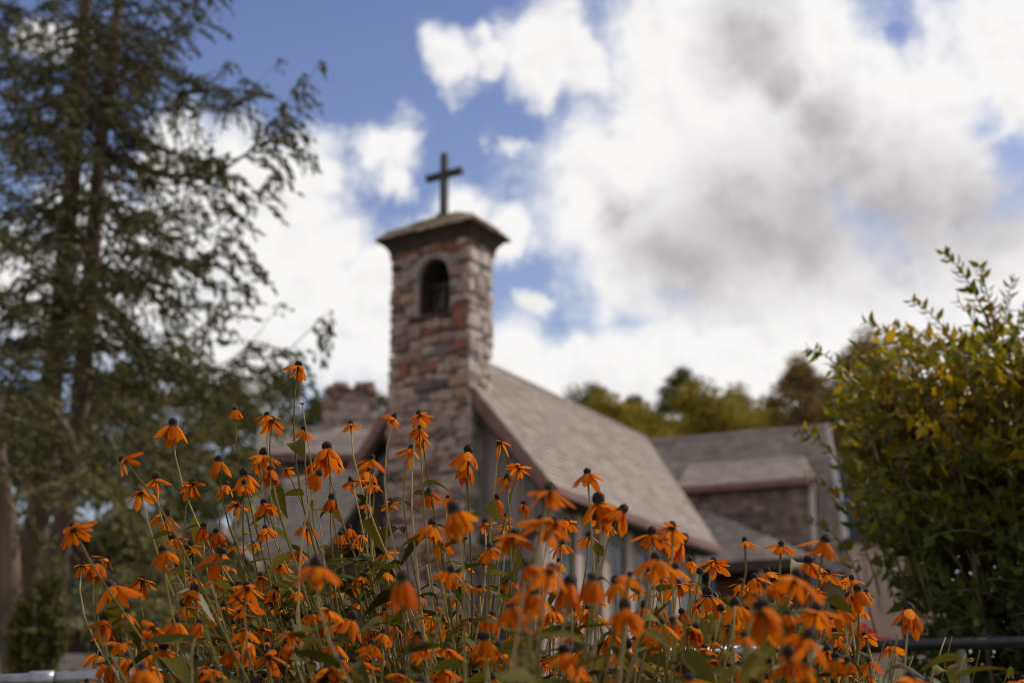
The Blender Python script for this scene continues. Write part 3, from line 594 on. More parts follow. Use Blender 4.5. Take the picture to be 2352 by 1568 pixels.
# ------------------------------------------------------------------ foliage builders
def leafquads(P, size, aspect=.55, updir=None, spread=1.0, jit=.3):
    """P (n,3) leaf centres -> (4n,3) diamond leaves with random frames"""
    n = len(P); d = rng.normal(size=(n, 3))
    if updir is not None: d = d*spread + np.asarray(updir)
    d /= np.linalg.norm(d, axis=1)[:, None]
    e = rng.normal(size=(n, 3)); e -= d*(e*d).sum(1)[:, None]; e /= np.linalg.norm(e, axis=1)[:, None]
    s = (size*(1+jit*rng.normal(size=n))).clip(size*.4)[:, None]
    V = np.empty((n, 4, 3)); V[:, 0] = P-d*s*.5; V[:, 1] = P+e*s*aspect*.5; V[:, 2] = P+d*s*.5; V[:, 3] = P-e*s*aspect*.5
    return V.reshape(-1, 3)
def crown_mesh(name, m, H, W, clumps, per, leaf, seed, base=.3, top_shift=0):
    g = np.random.default_rng(seed); P = []; T = []
    for k in range(clumps):
        th = g.uniform(0, 2*math.pi); h = g.uniform(base, 1)**.9
        prof = math.sin(math.pi*min(1, (h-base*.6)/(1-base*.6))**.8)**.6 if h < .999 else 0
        rr_ = W/2*prof*g.uniform(.35, 1.0)*g.uniform(.85, 1.15)
        c = np.array([rr_*math.cos(th), rr_*math.sin(th), H*h*g.uniform(.93, 1.04)]); cr_ = W*g.uniform(.08, .15)
        n = int(per*g.uniform(.5, 1.4)); q = g.normal(size=(n, 3)); q /= np.linalg.norm(q, axis=1)[:, None]; q *= (g.uniform(0, 1, size=(n, 1))**.45)*cr_*np.array([1.25, 1.25, .75])
        P.append(c+q); T.append(np.clip(g.normal(.45, .16)+g.normal(0, .15, n), 0, 1))
    P = np.concatenate(P); T = np.concatenate(T)
    return quadmesh(name, leafquads(P, leaf, .7), m, T)
def trunk_mesh(name, m, H, r0, seed, limbs=9, W=4, base=.3):
    g = random.Random(seed); mb = MB(); pts = [Vector((0, 0, -.3))]; x = y = 0
    for i in range(1, 8): x += g.uniform(-.12, .12); y += g.uniform(-.12, .12); pts.append(Vector((x, y, H*.9*i/7)))
    mb.tube(pts, [r0*(1-.12*i) for i in range(8)], 8)
    for k in range(limbs):
        t = g.uniform(base*.8, .85); p = pts[0].lerp(pts[-1], t); i = int(t*7); p = pts[i].lerp(pts[min(i+1, 7)], t*7-i)
        a = g.uniform(0, 6.28); L = W*.42*(1-.4*t)
        q = [p, p+Vector((math.cos(a)*L*.5, math.sin(a)*L*.5, L*.25)), p+Vector((math.cos(a)*L, math.sin(a)*L, L*.7))]
        mb.tube(q, [r0*.35, r0*.2, r0*.06], 5)
    return mb.me(name, m, True)
CR = {
 'olive': (crown_mesh('crown', M['leafolive'], 10, 6.5, 130, 210, .17, 1), trunk_mesh('trunk', M['greybark'], 10, .2, 1, W=6)),
 'dark': (crown_mesh('crown', M['leafdark'], 10, 6, 110, 200, .17, 2), trunk_mesh('trunk', M['greybark'], 10, .2, 2, W=6)),
 'rust': (crown_mesh('crown', M['leafrust'], 10, 5.5, 120, 200, .16, 3), trunk_mesh('trunk', M['greybark'], 10, .18, 3, W=5.5)),
 'airy': (crown_mesh('crown', M['leafdark'], 10, 6, 75, 130, .16, 4, base=.4), trunk_mesh('trunk', M['greybark'], 10, .16, 4, W=6, limbs=16)),
 'gold': (crown_mesh('crown', M['leafolive'], 10, 7.5, 140, 220, .17, 5, base=.15), trunk_mesh('trunk', M['greybark'], 10, .2, 5, W=6)),
}
def tree(kind, u, vtop, Y, wpx, label, rot=0, group=None):
    top = at(u, vtop, Y); g0 = gz(Y); H = top.z-g0; crown, trunk = CR[kind]
    w0 = {'olive':6.5,'dark':6,'rust':5.5,'airy':6,'gold':7.5}[kind]; s = wpx/FPX*Y/w0*1.02
    o = tag(link('tree', None, loc=(top.x, Y, g0)), label, 'tree', group)
    for nm, me in (('trunk', trunk), ('crown', crown)):
        c = link(nm, me, o); c.rotation_euler = (0, 0, rot); c.scale = (s, s, s if nm == 'crown' else H/10.6)
        if nm == 'crown': c.location.z = H-10*s
    return o
G = 'trees beyond the chapel'
tree('olive', 1610, 905, 60, 330, 'bright olive tree low over the hall roof ridge', 1.0, G)
tree('dark', 1560, 862, 64, 170, 'tall dark green tree top above the middle of the hall ridge', 2.0, G)
tree('rust', 1690, 905, 66, 200, 'brownish round tree right of the dark one above the hall ridge', 3.0, G)
tree('airy', 1370, 885, 58, 130, 'thin airy tree with see through crown just above the nave roof', .5, G)
tree('dark', 1450, 925, 62, 170, 'small dark tree filling the dip above the nave roof end', 1.7, G)
tree('rust', 1835, 835, 56, 190, 'rusty narrow tree left of the shrub, above the hall', .3, G)
tree('rust', 1990, 785, 52, 260, 'tall brown tree rising behind the shrub tips', 2.3, G)
tree('gold', 2080, 930, 50, 330, 'yellow olive tree behind the blue gable and shrub', 1.3, G)
tree('gold', 2000, 1010, 48, 300, 'low olive tree filling the gap right of the blue gable', 3.3, G)
tree('gold', 1480, 955, 57, 300, 'broad olive tree directly behind the end of the nave roof', 2.9, G)
tree('gold', 1385, 930, 56, 300, 'olive tree low along the upper nave roof line', 4.9, G)
tree('airy', 1330, 900, 57, 200, 'loose tree rising right behind the upper nave ridge', 2.2, G)
tree('gold', 1760, 945, 63, 340, 'green gold tree in the dip between the taller ones above the hall', 5.9, G)
tree('airy', 640, 855, 50, 270, 'airy tree with bright gaps left of the stone chimney', 1.1, G)
tree('dark', 520, 880, 47, 260, 'dark tree behind the rear wing roof, beside the spruce', 2.6, G)
tree('airy', 870, 905, 52, 130, 'little tree in the gap between chimney and bell tower', .9, G)
tree('dark', 730, 930, 49, 200, 'low dark tree just left of the stone chimney', 4, G)
tree('airy', 380, 800, 40, 330, 'open crowned tree seen through the right spruce boughs', 3, G)
tree('airy', 260, 860, 38, 380, 'open tree behind the bare curved limb', 5, G)
tree('airy', 60, 900, 36, 320, 'open tree behind the left spruce trunk', .6, G)
tree('dark', 430, 1130, 30, 260, 'low bushy tree behind left flowers, beside the cabin', 2.2, G)

# ------------------------------------------------------------------ spruces
def spruce_branch(seed, L, m):
    g = np.random.default_rng(seed); P = []; D = []
    def axis(t): return np.array([L*t, 0, L*(-.22*math.sin(math.pi*min(1, t*.95))*1.1+.16*max(0, t-.6)/.4*t)])
    n = int(L/.076)
    ph = g.uniform(0, 6)
    for i in range(n):
        t = .12+.88*i/n; c = axis(t)
        if math.sin(t*19+ph) < -.35 and t < .93: continue
        for sd_ in (-1, 1):
            if g.random() < .3: continue
            lat = L*.30*math.sin(math.pi*min(1, .12+.86*t))**.8*g.uniform(.5, 1.1)+.05
            hang = g.uniform(.14, .52)*(1.1-t*.5)
            k = int((lat+hang)/.026)
            fwd = lat*.5
            for j in range(k):
                s = j/k
                if g.random() < .18: continue
                p = c+np.array([fwd*s, sd_*lat*s, -hang*s**1.6]); dd = np.array([fwd, sd_*lat*(1-s*.5), -hang*(.2+2.2*s)]); dd /= np.linalg.norm(dd)
                P.append(p+g.normal(0, .014, 3)); D.append(dd+g.normal(0, .35, 3))
    P = np.array(P); D = np.array(D); D /= np.linalg.norm(D, axis=1)[:, None]
    e = g.normal(size=P.shape); e -= D*(e*D).sum(1)[:, None]; e /= np.linalg.norm(e, axis=1)[:, None]
    s = g.uniform(.05, .085, (len(P), 1)); w = g.uniform(.010, .020, (len(P), 1))
    V = np.empty((len(P), 4, 3)); V[:, 0] = P-e*w; V[:, 1] = P+e*w; V[:, 2] = P+D*s+e*w*.6; V[:, 3] = P+D*s-e*w*.6
    me = quadmesh('branch', V.reshape(-1, 3), m, np.clip(g.normal(.4, .25, len(P)), 0, 1))
    mbb = MB(); mbb.tube([axis(t) for t in np.linspace(0, .97, 8)], [.022*(1.05-t) for t in np.linspace(0, .97, 8)], 5)
    ma = mbb.me('branch', M['bark'], True)
    return me, ma
BR = [spruce_branch(100+i, 2.2, M['needle']) for i in range(5)]; BRM = [spruce_branch(150+i, 2.2, M['moss']) for i in range(3)]
def merge(ms):
    bm = bmesh.new(); mats = []
    for me in ms:
        k = len(bm.faces); bm.from_mesh(me); bm.faces.ensure_lookup_table()
        for f in bm.faces[k:]: f.material_index = len(mats)
        mats.append(me.materials[0])
    me = bpy.data.meshes.new('branch'); bm.to_mesh(me); bm.free()
    for m in mats: me.materials.append(m)
    return me
BR = [merge(x) for x in BR]; BRM = [merge(x) for x in BRM]
def spruce(pts, r0, r1, label, Lf, dz, seed, zmin=1.5, mossz=0):
    g = random.Random(seed); P = [Vector(p) for p in pts]; base = P[0]
    o = tag(link('spruce_tree', None, loc=base), label, 'tree', 'tall spruces at the left edge')
    mb = MB(); Q = []; n = 14
    def tp(t):
        k = t*(len(P)-1); i = min(int(k), len(P)-2); return P[i].lerp(P[i+1], k-i)
    for i in range(n+1): q = tp(i/n)-base; Q.append(q+Vector((g.uniform(-.02, .02), g.uniform(-.02, .02), 0)))
    mb.tube(Q, [r0+(r1-r0)*i/n for i in range(n+1)], 9); mb.obj('trunk', M['bark'], o, True)
    H = P[-1].z-base.z; z = zmin; a = g.uniform(0, 6)
    while z < H:
        for k in range(g.choice((3, 4, 4))):
            a += 2*math.pi/4.3+g.uniform(-.45, .45); L = Lf(z, a)*g.uniform(.72, 1.08)
            if L < .3: continue
            br_ = link('branch', g.choice(BRM if z < mossz else BR), o); s = L/2.2
            br_.location = tp(z/H)-base; br_.rotation_euler = (g.uniform(-.25, .25), g.uniform(-.28, .12), a); br_.scale = (s, max(.5, s)*g.uniform(.8, 1.2), max(.6, s)*g.uniform(.8, 1.3))
        z += dz*g.uniform(.7, 1.3)*(1 if z > 3.5 else 1.5)
    return o
YS = 15.5
def spts(L, Y, bz): 
    pts = [at(u, v, Y) for u, v in L]; return [Vector((pts[0].x-.12, Y, bz))]+pts+[pts[-1]+(pts[-1]-pts[-2]).normalized()*3.0]
def lenR(z, a):   # longer on the right, reaching the tips seen in the photograph
    c = math.cos(a); base = 2.62-.16*max(0, z-2.5); return base*(.86+.34*c)
spruce(spts([(120,900),(152,560),(178,280),(196,0)], YS+.6, gz(YS)), .15, .045, 'left of the two tall spruce trunks, slightly thicker, with drooping boughs', lambda z, a: (2.6-.1*z)*(.8+.1*math.cos(a)), .40, 5, mossz=3.2)
spruce(spts([(175,1000),(215,560),(245,250),(275,0)], YS, gz(YS)), .12, .04, 'right of the two tall spruce trunks, its boughs reaching furthest right', lenR, .44, 8, mossz=2.6)
spruce([at(28,1700,13), at(18,1250,13), at(-30,800,13.1), at(-90,200,13.2), at(-120,-250,13.3)], .10, .045, 'nearer spruce at far left, its trunk cutting the bottom left corner', lambda z, a: 1.9-.07*z, .42, 15, zmin=3.0, mossz=3.5)
# bare limb
bl = tag(link('bare_limb', None, loc=at(118, 930, 14)), 'pale bare limb curving down from the spruce trunk', 'branch'); bz_ = bl.location
mb = MB(); cpt = [(95,925),(128,945),(160,990),(178,1040),(196,1085),(225,1112),(262,1122),(300,1120)]
mb.tube([at(u, v, 14-.04*i)-bz_ for i, (u, v) in enumerate(cpt)], [.018,.021,.023,.023,.021,.017,.011,.005], 7); mb.obj('limb', M['barelimb'], bl, True)
mb = MB(); mb.tube([at(192,1078,13.8)-bz_, at(165,1105,13.7)-bz_, at(120,1130,13.6)-bz_, at(70,1140,13.5)-bz_], [.014,.011,.007,.003], 5); mb.obj('twig', M['barelimb'], bl, True)
# dark ivy mass and low greenery behind the flowers
def bush(u, v, Y, wpx, hpx, m, label, n, leaf, seed, cat='bush', name='bush'):
    g = np.random.default_rng(seed); c = at(u, v, Y); w = wpx/FPX*Y/2; h = hpx/FPX*Y/2; o = tag(link(name, None, loc=(c.x, c.y, c.z-h)), label, cat)
    cc = g.normal(size=(14, 3)); cc /= np.linalg.norm(cc, axis=1)[:, None]; cc *= g.uniform(.3, .85, (14, 1)); q = cc[g.integers(0, 14, n)]+g.normal(0, .2, (n, 3))
    P = q*np.array([w, w*.8, h])+np.array([0, 0, h])
    link('foliage', quadmesh('foliage', leafquads(P, leaf, .6), m, np.clip(g.normal(.4, .25, n), 0, 1)), o)
    mb = MB(); 
    for k in range(7): a = k*.9; mb.tube([(0,0,gz(Y)-(c.z-h)-.02), (w*.3*math.cos(a), w*.3*math.sin(a), h*.7), (w*.8*math.cos(a), w*.6*math.sin(a), h*1.5)], [.03,.02,.006], 5)
    mb.obj('stems', M['twig'], o); return o
bush(95, 1450, 12.6, 130, 330, M['leafdark'], 'dark ivy clump beside the grey trunk, bottom left', 2600, .07, 1)
bush(390, 1390, 19, 330, 260, M['moss'], 'mossy shrub behind the leftmost coneflowers', 4200, .09, 2)
bush(620, 1440, 17, 380, 260, M['leafdark'], 'dark bush below the vestry roof behind the flower stems', 4200, .08, 3)
bush(1640, 1500, 16, 420, 190, M['leafolive'], 'olive bush at the foot of the chapel side windows', 3800, .08, 4)
bush(330, 1240, 22, 260, 160, M['moss'], 'yellow green bush in front of the cabin roof', 3000, .10, 5)
rp = bush(1945, 1500, 9, 150, 110, M['leafolive'], 'potted plant with red blossoms behind the rail, below the pink annex', 800, .06, 6, 'plant', 'red_flowering_plant')
g = np.random.default_rng(9); n = 420
w_ = 80/FPX*9
P = np.concatenate([np.array([(dx)*w_, 0, .14+dz*.1])+g.normal(0, .035, (n//6, 3)) for dx, dz in ((-.6,.9),(.0,1.3),(.45,1.1),(.25,.3),(-.3,-.4),(.8,.6))])
link('blossom', quadmesh('blossom', leafquads(P, .04, .8), M['red'], g.uniform(0, 1, len(P))), rp)

# ------------------------------------------------------------------ pipe rail
rail = tag(link('pipe_railing', None, loc=at(900, 1700, 4.75)), 'grey metal pipe railing crossing low behind the orange coneflowers', 'railing'); r0 = rail.location
def rtube(a, b, ra, m, nm, seg=14):
    mb = MB(); mb.tube([a-r0, (a+b)/2-r0, b-r0], [ra]*3, seg); return mb.obj(nm, m, rail, True)
pA, pB, pC = at(-260, 1577, 4.55), at(1885, 1488, 4.9), at(2700, 1461, 5.35)
rtube(pA, pB, .0235, M['pipe'], 'rail'); rtube(pB, pC, .021, M['darkpipe'], 'rail')
dR_ = (pB-pA).normalized()
for u in (.155, .46, .70): 
    p = pA.lerp(pB, u); rtube(p-dR_*.035, p+dR_*.035, .029, M['pipe'], 'coupling')
for p, m in ((pA.lerp(pB, .155), 'pipe'), (pA.lerp(pB, .70), 'pipe'), (pB, 'darkpipe')):
    rtube(p-Vector((0,0,.03)), Vector((p.x, p.y, -.05)), .02, M[m], 'post')
pp = pB.lerp(pC, .37); rtube(pp-Vector((0,0,.02)), Vector((pp.x+.05, pp.y-.05, -.05)), .017, M['greybark'], 'post')
lowA, lowB = pA.copy(), pC.copy(); rtube(lowA-Vector((0,0,.45)), lowB-Vector((0,0,.45)), .018, M['darkpipe'], 'lower_rail')

# ------------------------------------------------------------------ shrub on the right
def leaf_mesh(name, L, W, m, droop=.25, fold=.25, seg=5, curl=0):
    vs, fs = [], []
    for i in range(seg+1):
        t = i/seg; w = W/2*(math.sin(math.pi*t**.75)**.85 if 0 < t < 1 else 0.02)
        z = -droop*L*t*t+curl*L*math.sin(t*5)*.1; x = L*t*(1-.12*droop*t)
        vs += [(x, -w, z+fold*w), (x, 0, z), (x, w, z+fold*w)]
    for i in range(seg):
        for k in (0, 1): n = i*3+k; fs.append((n, n+3, n+4, n+1))
    return mesh(name, vs, fs, m, True)
SB = Vector((at(2300, 1568, 5.6).x, 5.7, 0))
shrub = tag(link('leafy_shrub', None, loc=SB), 'large olive and yellow leaved shrub filling the right edge beside the railing', 'shrub')
SL_ = [leaf_mesh('leaf', .052, .024, M['shrubleaf'], d, f) for d, f in ((.2,.3),(.45,.4),(.05,.2),(.3,.5))]
gS = np.random.default_rng(77); rS = random.Random(77)
LV, LT = [], []; twig = MB()
def shoot(end, start=None, nl=26, size=.047, tone=.5, t0=.45, as_parts=False, counter=[0]):
    s = start or Vector((rS.uniform(-.25, .3), rS.uniform(-.3, .3), 0.0)); e = end
    mid = s.lerp(e, .55)+Vector(((s.x-e.x)*.18, 0, abs(e.x)*.15+.1)); pts = []
    for i in range(9):
        t = i/8; p = s*(1-t)**2+mid*2*t*(1-t)+e*t*t; pts.append(p)
    twig.tube(pts, [.0035*(1-.8*i/8)+.001 for i in range(9)], 4, False)
    for i in range(nl):
        t = t0+(1-t0)*(i+.5)/nl; p = s*(1-t)**2+mid*2*t*(1-t)+e*t*t; tan = (e-mid)*t+(mid-s)*(1-t); tan.normalize()
        sd_ = 1 if i % 2 else -1; side_ = tan.cross(Vector((rS.gauss(0,.4), 1, rS.gauss(0,.4)))).normalized()*sd_
        d = (tan*.55+side_*.8+Vector((rS.gauss(0,.3), rS.gauss(0,.5), rS.gauss(-.05,.3)))).normalized()
        sz = size*rS.uniform(.6, 1.2)*(1-.3*(i/nl))
        nrm = d.cross(Vector((rS.gauss(0,.5), rS.gauss(0,.5), 1))).normalized()
        if as_parts and counter[0] < 296:
            o = link('leaf', rS.choice(SL_), shrub); y = nrm; z_ = d.cross(y); o.matrix_local = Matrix.Translation(p) @ Matrix((d, y, z_)).transposed().to_4x4() @ Matrix.Diagonal((sz/.052,)*3+(1,)); counter[0] += 1
        else:
            w = sz*.29; up_ = d.cross(nrm)*sz*.08
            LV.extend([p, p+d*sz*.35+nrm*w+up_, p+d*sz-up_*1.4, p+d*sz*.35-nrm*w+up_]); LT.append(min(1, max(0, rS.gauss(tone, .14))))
def shp(u, v, Y=5.6): return at(u, v, Y)-SB
hero = [((2158,575),5.5,34),((2248,610),5.5,24),((2330,640),5.55,24),((2200,690),5.45,22),((2285,700),5.5,20),((1905,850),5.45,22),((1955,800),5.5,22),((1985,738),5.45,30),((1850,800),5.5,26),((2090,690),5.5,26),((1825,992),5.4,22),((1850,1105),5.4,20),((1842,1195),5.35,22),((1930,900),5.4,24),((2040,745),5.5,24),((2070,1400),5.2,18)]
for (uv, Y, nl) in hero:
    e = shp(*uv, Y); q = shp(min(uv[0]+170, 2300), uv[1]+260, 5.6); q.z = min(q.z, e.z-.12 if uv[1] < 900 else e.z+.08)
    shoot(e, q, nl, .062, .6, .12, True)
def inside_shrub(u, v):
    # left contour of the solid mass
    L = np.interp(v, [600,700,780,850,950,1050,1130,1200,1300,1400,1500,1700], [2160,2080,1985,1900,1885,1925,1915,1940,2000,2045,2060,2070]); T = np.interp(u, [1880,2000,2100,2200,2300,2500], [830,765,705,725,715,680])
    if not (u > L and v > T): return False
    d = min(u-L, v-T); return d > 95 or rS.random() < .28+.007*d
cnt = 0
while cnt < 860:
    u, v = rS.uniform(1900, 2620), rS.uniform(590, 1640)
    if not inside_shrub(u, v): continue
    Y = 5.65+rS.uniform(-.45, .65); e = shp(u, v, Y); cnt += 1
    inner = shp(min(u+rS.uniform(40, 260), 2500), v+rS.uniform(20, 260), 5.7+rS.uniform(-.2, .3))
    lit = .96-.70*max(0, (v-860)/500)-.12*max(0,(u-2150)/400)  # sunlit top and shaded lower right put into the leaf tone
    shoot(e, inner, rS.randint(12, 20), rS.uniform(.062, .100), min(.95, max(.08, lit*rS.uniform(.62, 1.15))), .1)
for k in range(22):  # main stems from the ground
    u, v = rS.uniform(2080, 2480), rS.uniform(800, 1300); e = shp(u, v, 5.7+rS.uniform(-.25, .25)); s = Vector((rS.uniform(-.2, .25), rS.uniform(-.2, .2), 0))
    twig.tube([s, s.lerp(e, .5)+Vector((rS.uniform(-.05,.05),0,.08)), e], [.012, .008, .003], 5)
LVn = np.array([tuple(v) for v in LV])
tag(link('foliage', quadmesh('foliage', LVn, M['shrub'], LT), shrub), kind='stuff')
tag(link('twigs', twig.me('twigs', M['twig']), shrub), kind='stuff')

# ------------------------------------------------------------------ coneflowers
def petal_mesh(seed, droop):
    g = random.Random(seed); vs, fs = [], []; L, W = 1.0, g.uniform(.36, .44); n = 6; x = z = 0; a = -droop*.55; tw = g.uniform(-.3, .3)
    for i in range(n+1):
        t = i/n; w = W/2*(.30+.70*math.sin(math.pi*min(.98, t*.86+.06)**1.15)**.8) if t < 1 else W*.14
        if i: x += L/n*math.cos(a); z += L/n*math.sin(a); a -= droop/n*(.9 if i < 3 else .25)
        up = Vector((-math.sin(a), 0, math.cos(a))); c = Vector((x+.16, 0, z)); s = math.sin(tw*t)
        cup = -.22*w
        vs += [c+Vector((0, -w, s*w))+up*cup, c+Vector((0, -w*.4, s*w*.4))+up*.02, c+Vector((0, w*.4, -s*w*.4))+up*.02, c+Vector((0, w, -s*w))+up*cup]
    vs[-4] += Vector((.02,0,.01)); vs[-3] += Vector((.03*math.cos(a),0,.05*math.sin(a))); vs[-2] += Vector((.015,0,0))
    for i in range(n):
        for k in range(3): q = i*4+k; fs.append((q, q+4, q+5, q+1))
    return [tuple(v) for v in vs], fs
def mk(seed, dr, m): vs, fs = petal_mesh(seed, dr); return mesh('petal', vs, fs, m, True)
PET = {k: [mk(i*7+k, d+.12*i, M['petal']) for i in range(4)] for k, d in ((0, rad(24)), (1, rad(42)), (2, rad(62)))}
PETD = [mk(91+i, rad(80), M['petal_dry']) for i in range(2)]
def cone_mesh(seed, hh_):
    g = random.Random(seed); vs, fs = [], []; seg, rg = 14, 8
    prof = [(.62*math.sin(math.pi*.5*min(1,1.25*t+.02))*(1 if t < .8 else 1), 0) for t in [0]]
    mbx = MB(); P = []
    for i in range(rg+1):
        t = i/rg; ang = -.55+(math.pi/2+.55)*t; P.append((max(.001, .31*math.cos(ang)), .17+.31*hh_*math.sin(ang)))
    mbx.lathe(P, seg)
    for i, v in enumerate(mbx.v):
        k = i//seg; f = 1+(.10 if (i+k) % 2 else -.05)*g.uniform(.4, 1.2); v.x *= f; v.y *= f; v.z += g.uniform(-.012, .012)
    # bristles
    for k in range(90):
        ang = g.uniform(-.25, 1.45); th = g.uniform(0, 6.283); d = Vector((math.cos(ang)*math.cos(th), math.cos(ang)*math.sin(th), math.sin(ang)*hh_))
        p = Vector((0, 0, .17))+d*.30; q = Vector((0,0,.17))+d*g.uniform(.36, .40); s = d.orthogonal().normalized()*.018; n = len(mbx.v); mbx.v += [p-s, p+s, q]; mbx.f.append((n, n+1, n+2))
    return mbx.me('cone', M['cone'])
CONES = [cone_mesh(i, h) for i, h in enumerate((1.0, 1.1, .9, 1.2))]
def calyx_mesh():
    mb = MB(); mb.lathe([(.03,-.16),(.075,-.10),(.17,.0),(.24,.03),(.2,.06)], 8)
    for k in range(8):
        a = k*.785; c, s = math.cos(a), math.sin(a); t = Vector((-s, c, 0))*.05; n = len(mb.v); r = Vector((c, s, 0))
        mb.v += [r*.15-t, r*.15+t, r*.42+Vector((0,0,-.16))]; mb.f.append((n, n+1, n+2))
    return mb.me('flower_head', M['calyx'])
CAL = calyx_mesh()
M['leafpale'] = mat('pale_leaf_back', [(0,(.15,.15,.08)),(1,(.27,.27,.18))], 'random', rough=.8, spec=.05, transl=.2, var=.2, scale=60)
LEAVP = [leaf_mesh('leaf', 1, .34, M['leafpale'], d, .3, 6, 1) for d in (.4,.8)]
LEAVES = [leaf_mesh('leaf', 1, w, M['leaf'], d, f, 6, c) for w, d, f, c in ((.36,.35,.35,0),(.42,.6,.3,1),(.32,.2,.5,0),(.38,.8,.25,-1),(.34,.1,.3,1))]

H = []   # heads: D-pixel u, v, width px, class, tilt
def reg(x0, y0, s, L):
    for e in L:
        x, y, w, c = e[:4]; t = e[4] if len(e) > 4 else 0
        H.append(((x0+x/s)/1.063, (y0+y/s)/1.063, w/s/1.063, c, t))
reg(600, 850, 3.137, [(408,112,170,'f'),(165,490,165,'b'),(200,530,185,'f'),(450,600,155,'f',8),(138,780,205,'f'),(100,862,150,'b'),(190,912,190,'m',-12),(300,915,120,'f',-35),(620,728,235,'f'),(650,835,170,'b'),(520,855,150,'b'),(805,560,141,'f'),(567,945,190,'m',18),
 (1143,510,150,'f',15),(1328,487,155,'f'),(1325,602,145,'f',-8),(1355,672,150,'f',-5),(1275,750,165,'b',8),(965,818,212,'f'),(950,920,180,'b'),(800,995,150,'f',-15),(985,1030,110,'b'),(140,1160,190,'f'),(660,1130,170,'f'),(468,1330,160,'f'),(150,1358,150,'f',-10),(935,1180,110,'b'),(1110,1160,145,'b'),
 (1708,762,215,'f'),(1690,870,205,'b'),(1405,1080,160,'f',-8),(1545,1130,110,'b'),(1590,1205,255,'n',-5),(1433,1315,235,'m'),(1495,1465,150,'f'),(790,1355,150,'f'),(725,1405,110,'b'),(880,1412,110,'f'),(825,1465,160,'b'),(955,1328,130,'b'),(410,1530,150,'f'),(60,1480,120,'b')])
reg(1150, 850, 3.137, [(220,700,150,'f'),(377,885,165,'f',20),(275,975,150,'f',-5),(200,1128,180,'f'),(405,1175,150,'f'),(105,1318,125,'f'),(600,1050,300,'n'),(890,925,225,'m',-4),(975,1135,230,'m'),(1178,1215,235,'m',40),(545,1290,300,'n'),(640,1305,260,'n',10),(335,1388,260,'n'),(735,1305,140,'f'),(695,1470,160,'f'),(907,1408,200,'f'),(1040,1312,180,'f',20),(1385,1385,220,'m'),(1540,1348,200,'m',8),(1640,1440,250,'m',40),(1480,1445,200,'m'),(265,1272,90,'b'),(255,1345,90,'b')])
reg(1500, 850, 2.613, [(325,1205,190,'n'),(263,1312,220,'n',10),(830,1208,140,'m'),(1065,1232,145,'m'),(1352,1200,195,'m',20),(1240,1335,185,'m'),(1170,1420,290,'n',18),(1365,1415,140,'f'),(1465,1448,120,'f'),(1515,1452,120,'f'),(1550,1512,160,'m'),(1610,1538,110,'f',20),(480,1335,110,'f'),(635,1342,155,'f'),(392,1382,200,'m',-5),(290,1455,110,'f'),(320,1515,110,'b'),(810,1478,150,'f',10),(960,1500,150,'n'),(100,1430,170,'n')])
reg(200, 1000, 3.92, [(870,98,265,'f'),(1460,-25,170,'f'),(375,460,235,'m',-45),(715,622,255,'f'),(555,760,255,'m',-20),(1058,678,230,'f'),(1310,452,195,'f'),(1550,578,235,'f'),(1555,682,200,'f'),(1385,690,180,'b',10),(1485,885,185,'f'),(800,975,250,'f',-5),(1165,1088,225,'f'),(1285,1138,230,'f'),(858,1195,240,'f',-18),(770,1312,245,'m',-15),(1050,1258,220,'f'),(1338,1322,285,'m'),(1640,1242,110,'b'),(1470,1275,150,'b'),(2240,1440,350,'n'),(250,1395,190,'f',15),(160,1445,235,'m',-8),(10,1462,190,'f',-5),(925,1482,190,'f'),(1900,1445,210,'b')])
reg(200, 1300, 3.92, [(245,470,350,'m',-25),(573,425,260,'f',-10),(1295,380,190,'f'),(1080,405,170,'f'),(1075,515,240,'m',-5),(980,655,235,'f'),(1085,665,140,'b'),(1360,672,200,'f'),(1520,735,205,'f'),(432,730,245,'m'),(213,812,245,'m',-8),(698,862,290,'m'),(905,812,220,'m'),(945,940,200,'f'),(783,1062,300,'m'),(1560,895,230,'m'),(1990,905,220,'m'),(1628,1022,255,'m',10),(1780,1015,140,'f'),(1870,662,170,'b'),(2085,545,150,'f'),(1390,1172,200,'f',-5),(1330,1022,130,'b'),(568,1255,310,'n'),(805,1312,150,'f'),(940,1205,130,'f'),(1575,1305,200,'f'),(1395,1405,170,'f'),(1840,905,125,'b'),(50,1405,150,'f'),(1160,1012,90,'b'),(1310,1112,110,'b'),(1290,962,90,'b'),(850,1005,110,'b'),(2190,745,150,'m')])
reg(700, 1250, 3.76, [(430,552,130,'f'),(700,562,155,'f'),(583,612,195,'f',-35),(105,700,150,'f'),(440,722,120,'b'),(910,522,140,'f'),(895,350,165,'f',-35),(1060,565,360,'n'),(905,758,150,'f'),(895,885,140,'f'),(1240,762,130,'b'),(1100,852,150,'b'),(1370,832,130,'b'),(1330,922,200,'b'),(1440,952,130,'b'),(393,865,235,'m'),(235,905,150,'m'),(430,1182,220,'m'),(785,1175,245,'m'),(910,1330,150,'f'),(770,988,200,'f'),(975,1000,190,'f'),(890,1082,180,'m'),(700,1092,130,'b'),(910,1212,110,'b'),(1485,1032,200,'f'),(1555,772,150,'f'),(1768,672,140,'f'),(1513,503,225,'m',10),(1640,465,160,'f',12),(1412,255,170,'f',-10),(1862,290,220,'m'),(2200,455,240,'n'),(2068,815,290,'n'),(1892,922,200,'m'),(2180,655,240,'n'),(1668,1192,165,'f'),(1770,1252,150,'f'),(1148,1382,150,'f'),(1458,1405,245,'m',8),(1072,1455,245,'m'),(1240,1530,300,'n'),(1340,1352,130,'b'),(1890,1492,220,'m'),(30,1055,200,'f'),(610,1482,180,'f'),(840,1505,120,'b'),(1680,1395,120,'b'),(2130,1205,150,'b'),(230,1330,120,'b'),(1365,1462,130,'f')])
